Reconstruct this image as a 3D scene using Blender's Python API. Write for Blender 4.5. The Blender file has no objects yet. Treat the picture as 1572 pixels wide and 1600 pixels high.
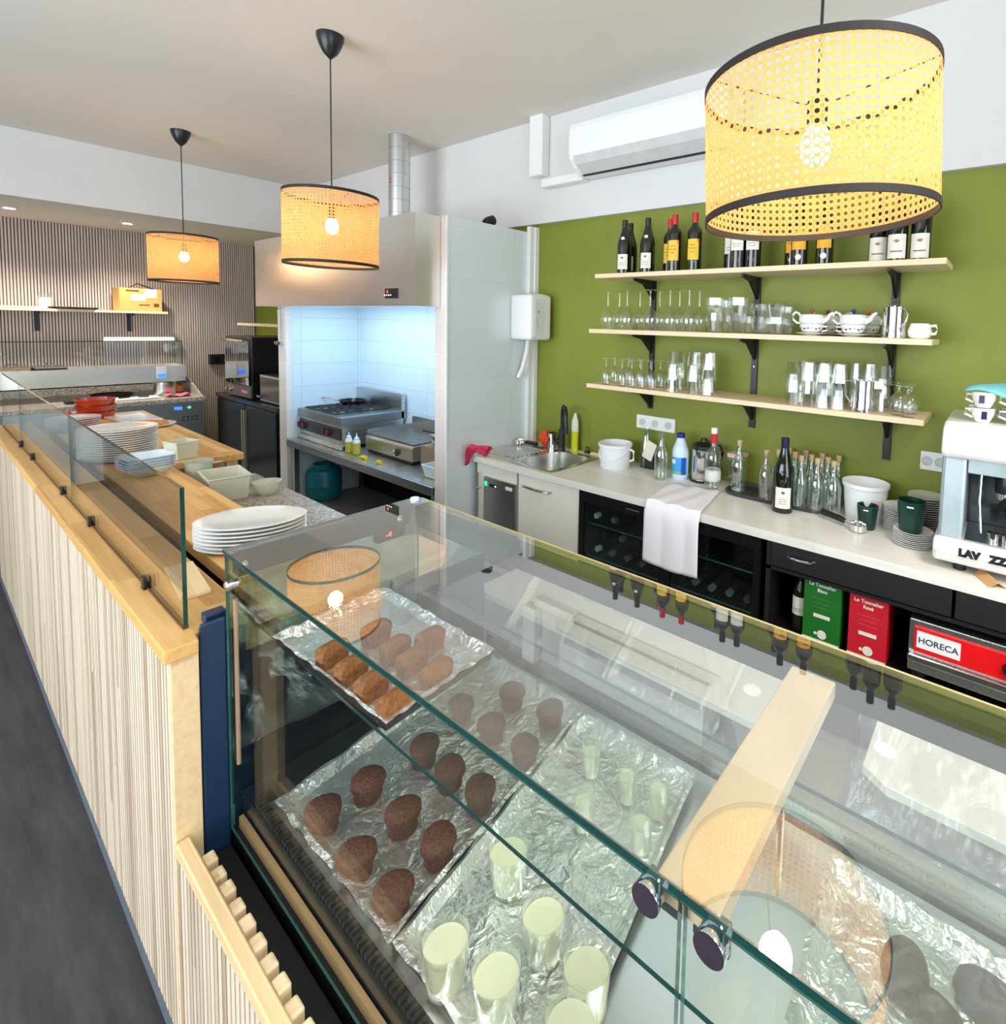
import bpy, math, random
from mathutils import Vector, Matrix
random.seed(7)
S = bpy.context.scene
COL = S.collection
PI = math.pi
# ------------------------------------------------------------------ camera
CX, CY, F, EYE = 959.683, 563.917, 828.046, 1.6
RW = Matrix(((0.59601451, -0.03808399, 0.80207002),
             (-0.80256417, -0.06015018, 0.59352566),
             (0.02564082, -0.99746256, -0.06641523)))
cam_data = bpy.data.cameras.new('camera')
cam = bpy.data.objects.new('camera', cam_data)
COL.objects.link(cam)
cam_data.sensor_fit = 'VERTICAL'
cam_data.sensor_height = 36
cam_data.lens = F / 1600 * 36
cam_data.shift_x = (786 - CX) / 1600
cam_data.shift_y = (CY - 800) / 1600
cam_data.clip_start = 0.02
r, d, f = RW.col[0], RW.col[1], RW.col[2]
M4 = Matrix(((r.x, -d.x, -f.x, 0), (r.y, -d.y, -f.y, 0), (r.z, -d.z, -f.z, EYE), (0, 0, 0, 1)))
cam.matrix_world = M4
S.camera = cam

def at(u, v, x=None, y=None, z=None):
    """point of the photograph (u, v) carried onto a real plane of the room"""
    w = RW @ Vector((u - CX, v - CY, F))
    if x is not None: t = x / w.x
    elif y is not None: t = y / w.y
    else: t = (z - EYE) / w.z
    return Vector((0, 0, EYE)) + t * w

# ------------------------------------------------------------------ light
S.view_settings.view_transform = 'Standard'
S.view_settings.look = 'None'
S.view_settings.exposure = 0.64
S.view_settings.gamma = 1
S.view_settings.use_curve_mapping = False
S.cycles.transparent_max_bounces = 40
S.cycles.max_bounces = 10
S.cycles.glossy_bounces = 6
S.cycles.use_denoising = True
world = bpy.data.worlds.new('sky')
S.world = world
world.use_nodes = True
bg = world.node_tree.nodes['Background']
bg.inputs[0].default_value = (0.80, 0.90, 1.0, 1)
bg.inputs[1].default_value = 0.9

def area(name, loc, rot, sx, sy, power, color, spread=PI):
    l = bpy.data.lights.new(name, 'AREA'); l.shape = 'RECTANGLE'; l.size = sx; l.size_y = sy
    l.energy = power; l.color = color; l.spread = spread
    o = bpy.data.objects.new(name, l); COL.objects.link(o); o.location = loc; o.rotation_euler = rot
    return o
# daylight standing in the shop windows behind the photographer and on the street side
area('daylight_back', (-.4, -2.52, 1.5), (PI / 2, 0, 0), 2.8, 2.3, 56, (0.86, 0.94, 1.0))
area('daylight_street', (-2.92, 2.3, 1.55), (0, -PI / 2 - .4, 0), 2.3, 4.2, 150, (0.80, 0.91, 1.0))
# added fill light overhead, no known lamp, to shade the wall below the shelves
area('added_overhead_fill', (.7, -.85, 2.93), (0, 0, 0), 1.2, .6, 34, (1, .98, .95), 2.1)
LOWZ = 2.47     # lowered kitchen ceiling
SPOTS = [(0.60, 6.9), (1.36, 6.92)]
for i, (sx, sy) in enumerate(SPOTS):
    l = bpy.data.lights.new('ceiling_spot_light', 'SPOT'); l.energy = 60; l.color = (1, .93, .84); l.spot_size = 2.2; l.spot_blend = .8; l.shadow_soft_size = .04
    o = bpy.data.objects.new('ceiling_spot_light', l); COL.objects.link(o); o.location = (sx, sy, LOWZ - .03)
# tube light inside the extractor hood
area('hood_light', (2.2, 3.85, 1.73), (0, 0, 0), .3, 1.5, 4.8, (0.50, 0.76, 1.0))

# ------------------------------------------------------------------ materials
MATS = {}
def nn(t, k, **kw):
    n = t.nodes.new(k)
    for a, b in kw.items():
        if a in n.inputs: n.inputs[a].default_value = b
        else: setattr(n, a, b)
    return n
def base_mat(name):
    m = bpy.data.materials.new(name); m.use_nodes = True
    t = m.node_tree; p = t.nodes['Principled BSDF']
    return m, t, p
def c4(c): return (*c, 1) if len(c) == 3 else c
def s2l(*c): return tuple(((x / 255) / 12.92 if x / 255 <= .04045 else ((x / 255 + .055) / 1.055) ** 2.4) for x in c)
def plain(name, col, rough=.5, metal=0, var=.06, scale=14, bump=0, stretch=(1, 1, 1), emit=0, coat=0, trans=0, subs=0, alpha=1):
    if name in MATS: return MATS[name]
    m, t, p = base_mat(name)
    tc = nn(t, 'ShaderNodeTexCoord'); mp = nn(t, 'ShaderNodeMapping'); mp.inputs['Scale'].default_value = stretch
    no = nn(t, 'ShaderNodeTexNoise', Scale=scale, Detail=4)
    t.links.new(tc.outputs['Object'], mp.inputs[0]); t.links.new(mp.outputs[0], no.inputs['Vector'])
    cr = nn(t, 'ShaderNodeValToRGB')
    cr.color_ramp.elements[0].position = .3; cr.color_ramp.elements[1].position = .7
    cr.color_ramp.elements[0].color = c4(tuple(x * (1 - var) for x in col)); cr.color_ramp.elements[1].color = c4(tuple(min(1, x * (1 + var)) for x in col))
    t.links.new(no.outputs['Fac'], cr.inputs[0]); t.links.new(cr.outputs[0], p.inputs['Base Color'])
    p.inputs['Roughness'].default_value = rough; p.inputs['Metallic'].default_value = metal
    if coat: p.inputs['Coat Weight'].default_value = coat
    if trans: p.inputs['Transmission Weight'].default_value = trans
    if subs: p.inputs['Subsurface Weight'].default_value = subs; p.inputs['Subsurface Radius'].default_value = (.02, .01, .005)
    if emit: p.inputs['Emission Color'].default_value = c4(col); p.inputs['Emission Strength'].default_value = emit
    if alpha < 1: p.inputs['Alpha'].default_value = alpha
    if bump:
        b = nn(t, 'ShaderNodeBump', Strength=bump, Distance=.01); t.links.new(no.outputs['Fac'], b.inputs['Height']); t.links.new(b.outputs[0], p.inputs['Normal'])
    MATS[name] = m
    return m
def glass(name, tint=(.93, .97, .96), ior=1.5, boost=0.0, rough=0.0, gain=.95, base=.045):
    """thin clear sheet: tinted see-through plus Fresnel mirror"""
    if name in MATS: return MATS[name]
    m = bpy.data.materials.new(name); m.use_nodes = True; t = m.node_tree; t.nodes.clear()
    out = nn(t, 'ShaderNodeOutputMaterial'); mx = nn(t, 'ShaderNodeMixShader')
    tr = nn(t, 'ShaderNodeBsdfTransparent'); tr.inputs[0].default_value = c4(tint)
    gl = nn(t, 'ShaderNodeBsdfGlossy'); gl.inputs['Roughness'].default_value = rough; gl.inputs[0].default_value = (1, 1, 1, 1)
    lw = nn(t, 'ShaderNodeLayerWeight', Blend=.5)
    pw = nn(t, 'ShaderNodeMath', operation='POWER'); pw.inputs[1].default_value = 5.0 if not boost else 3.0
    t.links.new(lw.outputs['Facing'], pw.inputs[0])
    ma = nn(t, 'ShaderNodeMath', operation='MULTIPLY_ADD'); ma.inputs[1].default_value = gain; ma.inputs[2].default_value = base + boost; ma.use_clamp = True
    t.links.new(pw.outputs[0], ma.inputs[0]); t.links.new(ma.outputs[0], mx.inputs[0])
    t.links.new(tr.outputs[0], mx.inputs[1]); t.links.new(gl.outputs[0], mx.inputs[2]); t.links.new(mx.outputs[0], out.inputs[0])
    MATS[name] = m
    return m
def wood(name, c1, c2, axis=1, pitch=None, rough=.45, stave=(.045, .5), coords='Object', contrast=1.0):
    """planks or staves running along one axis, each with its own tone, and fine grain"""
    if name in MATS: return MATS[name]
    m, t, p = base_mat(name)
    tc = nn(t, 'ShaderNodeTexCoord')
    sp = nn(t, 'ShaderNodeSeparateXYZ'); t.links.new(tc.outputs[coords], sp.inputs[0])
    ax = 'XYZ'[axis]; ac = {0: 'Y', 1: 'X', 2: 'Y'}[axis]
    q = nn(t, 'ShaderNodeMath', operation='DIVIDE'); q.inputs[1].default_value = stave[0]; t.links.new(sp.outputs[ac], q.inputs[0])
    fl = nn(t, 'ShaderNodeMath', operation='FLOOR'); t.links.new(q.outputs[0], fl.inputs[0])
    # shift along the length per stave, then floor
    h = nn(t, 'ShaderNodeTexWhiteNoise', noise_dimensions='1D'); t.links.new(fl.outputs[0], h.inputs['W'])
    a = nn(t, 'ShaderNodeMath', operation='DIVIDE'); a.inputs[1].default_value = stave[1]; t.links.new(sp.outputs[ax], a.inputs[0])
    b = nn(t, 'ShaderNodeMath', operation='ADD'); t.links.new(a.outputs[0], b.inputs[0]); t.links.new(h.outputs['Value'], b.inputs[1])
    fb = nn(t, 'ShaderNodeMath', operation='FLOOR'); t.links.new(b.outputs[0], fb.inputs[0])
    cv = nn(t, 'ShaderNodeCombineXYZ'); t.links.new(fl.outputs[0], cv.inputs[0]); t.links.new(fb.outputs[0], cv.inputs[1])
    wn = nn(t, 'ShaderNodeTexWhiteNoise', noise_dimensions='2D'); t.links.new(cv.outputs[0], wn.inputs['Vector'])
    mp = nn(t, 'ShaderNodeMapping'); sc = [38, 38, 38]; sc[axis] = 2.2; mp.inputs['Scale'].default_value = sc
    va = nn(t, 'ShaderNodeVectorMath', operation='MULTIPLY_ADD'); va.inputs[1].default_value = (1, 1, 1)
    t.links.new(tc.outputs[coords], va.inputs[0]); t.links.new(wn.outputs['Color'], va.inputs[2])
    t.links.new(va.outputs[0], mp.inputs[0])
    gr = nn(t, 'ShaderNodeTexNoise', Scale=1.6, Detail=5, Roughness=.6); t.links.new(mp.outputs[0], gr.inputs['Vector'])
    mx = nn(t, 'ShaderNodeMath', operation='MULTIPLY_ADD'); mx.inputs[1].default_value = .55 * contrast; t.links.new(wn.outputs['Value'], mx.inputs[0]); 
    g2 = nn(t, 'ShaderNodeMath', operation='MULTIPLY'); g2.inputs[1].default_value = .8; t.links.new(gr.outputs['Fac'], g2.inputs[0]); t.links.new(g2.outputs[0], mx.inputs[2])
    cr = nn(t, 'ShaderNodeValToRGB'); cr.color_ramp.elements[0].position = .25; cr.color_ramp.elements[1].position = .85
    cr.color_ramp.elements[0].color = c4(c1); cr.color_ramp.elements[1].color = c4(c2)
    t.links.new(mx.outputs[0], cr.inputs[0]); t.links.new(cr.outputs[0], p.inputs['Base Color'])
    p.inputs['Roughness'].default_value = rough
    bp = nn(t, 'ShaderNodeBump', Strength=.15, Distance=.003); t.links.new(gr.outputs['Fac'], bp.inputs['Height']); t.links.new(bp.outputs[0], p.inputs['Normal'])
    MATS[name] = m
    return m
def steel(name, col=(.62, .62, .60), rough=.28, axis=0, metal=1):
    if name in MATS: return MATS[name]
    m, t, p = base_mat(name)
    tc = nn(t, 'ShaderNodeTexCoord'); mp = nn(t, 'ShaderNodeMapping'); sc = [160, 160, 160]; sc[axis] = 2; mp.inputs['Scale'].default_value = sc
    no = nn(t, 'ShaderNodeTexNoise', Scale=1, Detail=2); t.links.new(tc.outputs['Object'], mp.inputs[0]); t.links.new(mp.outputs[0], no.inputs['Vector'])
    mr = nn(t, 'ShaderNodeMapRange'); mr.inputs['To Min'].default_value = rough * .8; mr.inputs['To Max'].default_value = rough * 1.25
    t.links.new(no.outputs['Fac'], mr.inputs[0]); t.links.new(mr.outputs[0], p.inputs['Roughness'])
    p.inputs['Base Color'].default_value = c4(col); p.inputs['Metallic'].default_value = metal
    MATS[name] = m
    return m
def speckle(name, c1, c2, c3, scale=160, rough=.3):
    if name in MATS: return MATS[name]
    m, t, p = base_mat(name)
    tc = nn(t, 'ShaderNodeTexCoord'); v = nn(t, 'ShaderNodeTexVoronoi', Scale=scale); t.links.new(tc.outputs['Object'], v.inputs['Vector'])
    sp = nn(t, 'ShaderNodeSeparateColor'); t.links.new(v.outputs['Color'], sp.inputs[0])
    cr = nn(t, 'ShaderNodeValToRGB'); e = cr.color_ramp.elements; e[0].color = c4(c1); e[1].color = c4(c3); n = e.new(.5); n.color = c4(c2)
    t.links.new(sp.outputs[0], cr.inputs[0]); t.links.new(cr.outputs[0], p.inputs['Base Color']); p.inputs['Roughness'].default_value = rough
    MATS[name] = m
    return m
def tiles(name, col, grout, w, h, ax, rough=.2, mortar=.004, offset=.0, size=1.0):
    """rectangular tiles; ax = the two object axes the tiles lie in"""
    if name in MATS: return MATS[name]
    m, t, p = base_mat(name)
    tc = nn(t, 'ShaderNodeTexCoord'); sp = nn(t, 'ShaderNodeSeparateXYZ'); cb = nn(t, 'ShaderNodeCombineXYZ')
    t.links.new(tc.outputs['Object'], sp.inputs[0])
    if len(ax) == 2:
        t.links.new(sp.outputs[ax[0]], cb.inputs[0]); t.links.new(sp.outputs[ax[1]], cb.inputs[1])
    else:
        a = nn(t, 'ShaderNodeMath', operation='ADD'); t.links.new(sp.outputs[ax[0]], a.inputs[0]); t.links.new(sp.outputs[ax[2]], a.inputs[1])
        t.links.new(a.outputs[0], cb.inputs[0]); t.links.new(sp.outputs[ax[1]], cb.inputs[1])
    br = nn(t, 'ShaderNodeTexBrick', offset=offset)
    br.inputs['Scale'].default_value = 1; br.inputs['Brick Width'].default_value = w; br.inputs['Row Height'].default_value = h; br.inputs['Mortar Size'].default_value = mortar / 2; br.inputs['Mortar Smooth'].default_value = .3
    br.inputs['Color1'].default_value = c4(col); br.inputs['Color2'].default_value = c4(tuple(x * .95 for x in col)); br.inputs['Mortar'].default_value = c4(grout)
    t.links.new(cb.outputs[0], br.inputs[0]); t.links.new(br.outputs[0], p.inputs['Base Color']); p.inputs['Roughness'].default_value = rough
    b = nn(t, 'ShaderNodeBump', Strength=.35, Distance=.004); b.invert = True; t.links.new(br.outputs['Fac'], b.inputs['Height']); t.links.new(b.outputs[0], p.inputs['Normal'])
    MATS[name] = m
    return m

BEHIND = plain('grey_shopfront_paint', (.22, .22, .22), .7)
WHITE = plain('white_paint', s2l(214, 213, 211), .7, var=.02, scale=3)
CEIL = plain('ceiling_paint', s2l(222, 216, 208), .8, var=.02, scale=2)
GREEN = plain('olive_wall_paint', s2l(122, 130, 36), .55, var=.05, scale=5, bump=.03)
BLACK = plain('black_plastic', (.008, .008, .009), .35)
BLACKM = plain('black_metal', (.012, .012, .013), .4, metal=.3)
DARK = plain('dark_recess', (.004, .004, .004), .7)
WPLAST = plain('white_plastic', (.82, .82, .81), .3, var=.01)
CERAM = plain('white_ceramic', (.86, .85, .82), .12, var=.015, coat=.3)
CERAMB = plain('bluish_white_ceramic', (.70, .82, .90), .15, var=.015, coat=.3)
STEEL = steel('brushed_steel'); STEELZ = steel('brushed_steel_vertical', axis=2); STEELP = steel('polished_steel', (.75, .74, .72), .1)
CHROME = steel('chrome', (.85, .85, .85), .06)
OAK = wood('light_oak', s2l(205, 176, 138), s2l(232, 208, 172), 1, stave=(.3, 3))
BUTCH = wood('butcher_block', s2l(190, 130, 58), s2l(236, 190, 118), 1, stave=(.04, .45), rough=.35)
LEDGE = wood('honey_oak_ledge', s2l(186, 132, 66), s2l(228, 180, 108), 1, stave=(.05, .6), rough=.35)
SLATW = wood('larch_slats', s2l(162, 134, 106), s2l(222, 204, 178), 2, stave=(.0215, 3), rough=.55, contrast=1.25)
BATTEN = wood('pale_batten', s2l(196, 160, 112), s2l(236, 210, 168), 0, stave=(.05, .1), rough=.5)
PINEY = wood('pine_trim', s2l(205, 165, 112), s2l(238, 208, 160), 1, stave=(.05, 4), rough=.5)
GLASS = glass('clear_sheet_glass', (.975, .988, .985))
GLASSE = plain('glass_edge', (.005, .045, .036), .1)
GLASSEL = plain('glass_edge_light', (.03, .12, .10), .1)
DRINK = glass('drinking_glass', (.965, .972, .965), boost=.045)
BOTTLEC = glass('clear_bottle_glass', (.93, .95, .93), boost=.08)
WINE = plain('dark_wine_glass', (.006, .009, .004), .06, coat=.5)
NAVY = plain('navy_panel', s2l(22, 48, 78), .35)
GRANITE = speckle('speckled_granite', s2l(88, 76, 66), s2l(160, 148, 132), s2l(205, 196, 180))

# ------------------------------------------------------------------ mesh helpers
class MB:
    def __init__(s): s.v = []; s.f = []; s.m = []; s.s = []; s.uv = {}
    def add(s, vs, fs, m=0, smooth=False, T=None):
        b = len(s.v)
        s.v += [tuple(T @ Vector(v)) if T is not None else tuple(v) for v in vs]
        for q in fs: s.f.append([b + i for i in q]); s.m.append(m); s.s.append(smooth)
        return s
    def box(s, x0, x1, y0, y1, z0, z1, m=0, T=None, side=None):
        vs = [(x, y, z) for z in (z0, z1) for y in (y0, y1) for x in (x0, x1)]
        fs = [(0, 2, 3, 1), (4, 5, 7, 6), (0, 1, 5, 4), (2, 6, 7, 3), (0, 4, 6, 2), (1, 3, 7, 5)]
        b = len(s.f); s.add(vs, fs, m, False, T)
        if side:            # side = (thin axis, edge material): the four narrow faces
            ax, em = side; big = {2: (0, 1), 1: (2, 3), 0: (4, 5)}[ax]
            for i in range(6):
                if i not in big: s.m[b + i] = em
        return s
    def prism(s, pts, z0, z1, m=0, T=None, axis=2):
        n = len(pts)
        def P(p, z): return {2: (p[0], p[1], z), 1: (p[0], z, p[1]), 0: (z, p[0], p[1])}[axis]
        vs = [P(p, z0) for p in pts] + [P(p, z1) for p in pts]
        fs = [list(range(n))[::-1], list(range(n, 2 * n))] + [(i, (i + 1) % n, n + (i + 1) % n, n + i) for i in range(n)]
        return s.add(vs, fs, m, False, T)
    def lathe(s, prof, n=24, c=(0, 0, 0), m=0, T=None, sx=1, sy=1, mats=None, smooth=True, power=None, cap=True):
        vs = []; fs = []; k = len(prof)
        for (r, z) in prof:
            for i in range(n):
                a = 2 * PI * i / n; ca, sa = math.cos(a), math.sin(a)
                if power:   # squarish section
                    q = (abs(ca) ** power + abs(sa) ** power) ** (-1 / power); ca *= q; sa *= q
                vs.append((c[0] + r * sx * ca, c[1] + r * sy * sa, c[2] + z))
        b = len(s.f)
        for j in range(k - 1):
            for i in range(n): fs.append((j * n + i, j * n + (i + 1) % n, (j + 1) * n + (i + 1) % n, (j + 1) * n + i))
        s.add(vs, fs, m, smooth, T)
        if mats:
            for j in range(k - 1):
                for i in range(n): s.m[b + j * n + i] = mats[j]
        if cap and prof[0] == prof[-1]: cap = False
        if cap and prof[0][0] > 1e-4: s.f.append([len(s.v) - k * n + i for i in range(n)][::-1]); s.m.append(mats[0] if mats else m); s.s.append(False)
        if cap and prof[-1][0] > 1e-4: s.f.append([len(s.v) - n + i for i in range(n)]); s.m.append(mats[-1] if mats else m); s.s.append(False)
        return s
    def cyl(s, c, r, h, n=20, m=0, T=None, r2=None):
        return s.lathe([(r, 0), (r if r2 is None else r2, h)], n, c, m, T)
    def tube(s, pts, r, n=8, m=0, closed=False, T=None):
        pts = [Vector(p) for p in pts]; k = len(pts); vs = []; fs = []; up = None
        for i, p in enumerate(pts):
            a = pts[(i - 1) % k] if (closed or i) else p; b = pts[(i + 1) % k] if (closed or i < k - 1) else p
            t = (b - a).normalized()
            if up is None: up = Vector((0, 0, 1)) if abs(t.z) < .9 else Vector((1, 0, 0))
            u = t.cross(up).normalized(); w = t.cross(u).normalized(); up = -w if False else up
            rr = r[i] if isinstance(r, (list, tuple)) else r
            for j in range(n):
                g = 2 * PI * j / n; vs.append(p + u * math.cos(g) * rr + w * math.sin(g) * rr)
        for i in range(k if closed else k - 1):
            for j in range(n): fs.append((i * n + j, i * n + (j + 1) % n, ((i + 1) % k) * n + (j + 1) % n, ((i + 1) % k) * n + j))
        if not closed: fs += [list(range(n))[::-1], [(k - 1) * n + j for j in range(n)]]
        return s.add(vs, fs, m, True, T)
    def grid(s, fn, nu, nv, m=0, smooth=True, T=None, thick=0):
        vs = [fn(i / nu, j / nv) for j in range(nv + 1) for i in range(nu + 1)]; w = nu + 1
        fs = [(j * w + i, j * w + i + 1, (j + 1) * w + i + 1, (j + 1) * w + i) for j in range(nv) for i in range(nu)]
        return s.add(vs, fs, m, smooth, T)
    def build(s, name, mats, parent=None, loc=(0, 0, 0), rz=0, bevel=0, solid=0, subd=0, angle=35):
        me = bpy.data.meshes.new(name); me.from_pydata(s.v, [], s.f)
        if not isinstance(mats, (list, tuple)): mats = [mats]
        for m in mats: me.materials.append(m)
        me.polygons.foreach_set('material_index', s.m); me.polygons.foreach_set('use_smooth', s.s)
        if any(s.s): me.set_sharp_from_angle(angle=math.radians(angle))
        me.update()
        o = bpy.data.objects.new(name, me); COL.objects.link(o); o.location = loc; o.rotation_euler = (0, 0, rz)
        if parent: o.parent = parent
        if solid: q = o.modifiers.new('thickness', 'SOLIDIFY'); q.thickness = solid; q.offset = 0
        if bevel: q = o.modifiers.new('bevel', 'BEVEL'); q.width = bevel; q.segments = 2; q.limit_method = 'ANGLE'; q.angle_limit = .7
        if subd: q = o.modifiers.new('subd', 'SUBSURF'); q.levels = subd; q.render_levels = subd
        return o
def tag(o, label, cat, group=None, kind=None):
    if label: o['label'] = label
    if cat: o['category'] = cat
    if group: o['group'] = group
    if kind: o['kind'] = kind
    return o
def thing(name, label, cat, loc=(0, 0, 0), rz=0, group=None):
    o = bpy.data.objects.new(name, None); COL.objects.link(o); o.empty_display_size = .05
    o.location = loc; o.rotation_euler = (0, 0, rz)
    return tag(o, label, cat, group)
def struct(o): o['kind'] = 'structure'; return o
def kids(o): return [c for c in bpy.data.objects if c.parent == o]
def dup(src, loc, rz=None, label=None, scale=None, rot=None, group=None):
    c = src.copy(); COL.objects.link(c); c.location = loc
    if rz is not None: c.rotation_euler = (0, 0, rz)
    if rot is not None: c.rotation_euler = rot
    if label: c['label'] = label
    if group: c['group'] = group
    if scale: c.scale = (scale,) * 3 if not isinstance(scale, tuple) else scale
    for k in kids(src):
        d = k.copy(); COL.objects.link(d); d.parent = c
        for g in kids(k):
            e = g.copy(); COL.objects.link(e); e.parent = d
    return c
def Bx(name, x0, x1, y0, y1, z0, z1, mats, parent=None, bevel=0, side=None):
    """a box whose origin sits at its own base centre"""
    cx, cy = (x0 + x1) / 2, (y0 + y1) / 2
    if parent: cx = cy = 0; zb = 0
    else: zb = z0
    return MB().box(x0 - cx, x1 - cx, y0 - cy, y1 - cy, z0 - zb, z1 - zb, side=side).build(name, mats, parent, (cx, cy, zb), bevel=bevel)
def text(body, size, mat, name, parent, M, extr=.0006, align='CENTER', off=0, sx=1):
    cu = bpy.data.curves.new(name, 'FONT'); cu.body = body; cu.size = size; cu.extrude = extr; cu.align_x = align; cu.offset = off
    tmp = bpy.data.objects.new('tmp', cu); COL.objects.link(tmp)
    dg = bpy.context.evaluated_depsgraph_get(); me = bpy.data.meshes.new_from_object(tmp.evaluated_get(dg))
    bpy.data.objects.remove(tmp)
    me.transform(M @ Matrix.Diagonal((sx, 1, 1, 1))); me.materials.clear(); me.materials.append(mat)
    o = bpy.data.objects.new(name, me); COL.objects.link(o)
    if parent: o.parent = parent
    return o
ORD = ['first', 'second', 'third', 'fourth', 'fifth', 'sixth', 'seventh', 'eighth', 'ninth', 'tenth', 'eleventh', 'twelfth', 'thirteenth', 'fourteenth', 'fifteenth', 'sixteenth', 'seventeenth', 'eighteenth', 'nineteenth', 'twentieth']
# matrix that lays text (x right, y up) on a wall facing -X (reading direction = -Y)
def face_negx(x, y, z): return Matrix(((0, 0, -1, x), (-1, 0, 0, y), (0, 1, 0, z), (0, 0, 0, 1)))
# ================================================================== THE ROOM
CZ, WX, SX, FY, BY, PY = 2.98, 2.68, 2.645, 7.6, 6.15, 2.70
SZ = at(1100, 316, x=SX).z        # underside of the white upper wall
WT = .765                          # worktop height
def plane(name, x0, x1, y0, y1, z0, z1, m):
    return struct(MB().box(x0, x1, y0, y1, z0, z1).build(name, m))
# dark vinyl on the customer side, grey tiles behind the counter
m, t, p = base_mat('dark_vinyl_floor')
tc = nn(t, 'ShaderNodeTexCoord'); mp = nn(t, 'ShaderNodeMapping'); mp.inputs['Scale'].default_value = (9, 1.2, 1); no = nn(t, 'ShaderNodeTexNoise', Scale=2.0, Detail=8, Roughness=.7)
t.links.new(tc.outputs['Object'], mp.inputs[0]); t.links.new(mp.outputs[0], no.inputs['Vector'])
cr = nn(t, 'ShaderNodeValToRGB'); cr.color_ramp.elements[0].color = c4(s2l(38, 37, 40)); cr.color_ramp.elements[1].color = c4(s2l(74, 72, 75)); cr.color_ramp.elements[0].position = .3; cr.color_ramp.elements[1].position = .75
t.links.new(no.outputs['Fac'], cr.inputs[0]); t.links.new(cr.outputs[0], p.inputs['Base Color']); p.inputs['Roughness'].default_value = .55
plane('floor', -3, .42, -2.6, FY, -.05, 0, m)
plane('floor', .42, WX, -2.6, FY, -.05, 0, tiles('grey_floor_tiles', s2l(120, 120, 116), s2l(86, 86, 84), .6, .3, 'YX', .3, .006, .5))
plane('ceiling', -3, WX, -2.6, BY, CZ, CZ + .05, CEIL)
plane('ceiling', -3, WX, BY + .06, FY, LOWZ, LOWZ + .05, CEIL)
plane('trim_1', -3, WX, BY, BY + .06, LOWZ, CZ, WHITE)             # face of the dropped ceiling
plane('wall_right', WX, WX + .06, -2.6, FY + .06, 0, CZ, GREEN)
plane('trim_2', SX, WX, -2.6, BY, SZ, CZ, WHITE)                    # white upper wall standing proud of the green one
plane('wall_back', -3, -1.9, -2.66, -2.6, 0, CZ, BEHIND)
for o in (MB().box(-1.9, 1.06, -2.66, -2.6, 2.7, CZ).box(1.06, WX, -2.66, -2.6, 0, CZ).box(-1.9, 1.06, -2.66, -2.6, 0, .3).build('wall_back', BEHIND),
          MB().box(-3.06, -3, -2.6, -1.3, 0, CZ).box(-3.06, -3, 4.5, FY, 0, CZ).box(-3.06, -3, -1.3, 4.5, 2.75, CZ).box(-3.06, -3, -1.3, 4.5, 0, .35).build('wall_left', BEHIND)): struct(o)
w = MB()
for y in (-1.3, .6, 2.5, 4.44): w.box(-3.05, -2.98, y, y + .06, .35, 2.75)
w.box(-3.05, -2.98, -1.3, 4.5, .35, .41).box(-3.05, -2.98, -1.3, 4.5, 2.69, 2.75)
struct(w.build('window_1', BLACKM))
w = MB()
for x in (-1.9, -.45, 1.0): w.box(x, x + .06, -2.65, -2.59, .3, 2.7)
w.box(-1.9, 1.06, -2.65, -2.59, .3, .36).box(-1.9, 1.06, -2.65, -2.59, 2.64, 2.7)
struct(w.build('window_2', BLACKM))
# ribbed panel on the far wall
RIB = plain('taupe_rib_panel', s2l(196, 178, 166), .6, var=.06, scale=20, stretch=(1, 1, .1)); RIBD = plain('rib_gap_felt', s2l(110, 98, 94), .9)
w = MB(); w.box(-3, WX, FY, FY + .06, 0, LOWZ, 1)
x = -.4
while x < WX - .02:
    w.box(x, x + .0135, FY - .012, FY, 0, LOWZ, 0); x += .0222
struct(w.build('wall_far', [RIB, RIBD]))

# niche for the cooker: tiled piers, tiled inside, white panel towards the bar
NX = 1.955
TILEW = tiles('white_wall_tiles', s2l(226, 219, 214), s2l(236, 234, 228), .10, .20, 'YZX', .15, .004)
TILEN = tiles('niche_tiles', s2l(205, 222, 236), s2l(170, 190, 205), .50, .20, 'YZX', .12, .004)
PANEL = tiles('white_glossy_wall_panel', s2l(222, 228, 230), s2l(206, 214, 216), .62, .31, 'XZ', .1, .002)
py0, py1 = PY, PY + .115
NT = at(700, 336, y=PY).z          # top of the pier
w = MB(); w.box(NX, WX, py0 + .004, py1, 0, NT, 0)
struct(w.build('wall_niche_right', TILEW))
struct(MB().box(NX + .002, WX, py0, py0 + .004, 0, NT).build('wall_panel', PANEL))
struct(MB().box(NX - .006, NX + .006, py0 - .006, py0 + .006, 0, NT).build('trim_3', plain('white_corner_profile', (.85, .85, .84), .3)))
ly0, ly1 = 4.93, 5.07
struct(MB().box(NX, WX, ly0, ly1, 0, NT).build('wall_niche_left', TILEW))
struct(MB().box(2.62, WX, py1, ly0, 0, 2.2).build('wall_niche_back', TILEN))
struct(MB().box(NX + .05, 2.62, py1, py1 + .006, 0, 1.75).box(NX + .05, 2.62, ly0 - .006, ly0, 0, 1.75).build('trim_4', TILEN))
# white pipe casing in the corner of the green wall
struct(MB().box(2.60, 2.64, PY - .035, PY, WT, SZ - .02).box(2.64, WX, PY - .045, PY, WT, SZ - .02).build('trim_5', WPLAST, bevel=.004))

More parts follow.
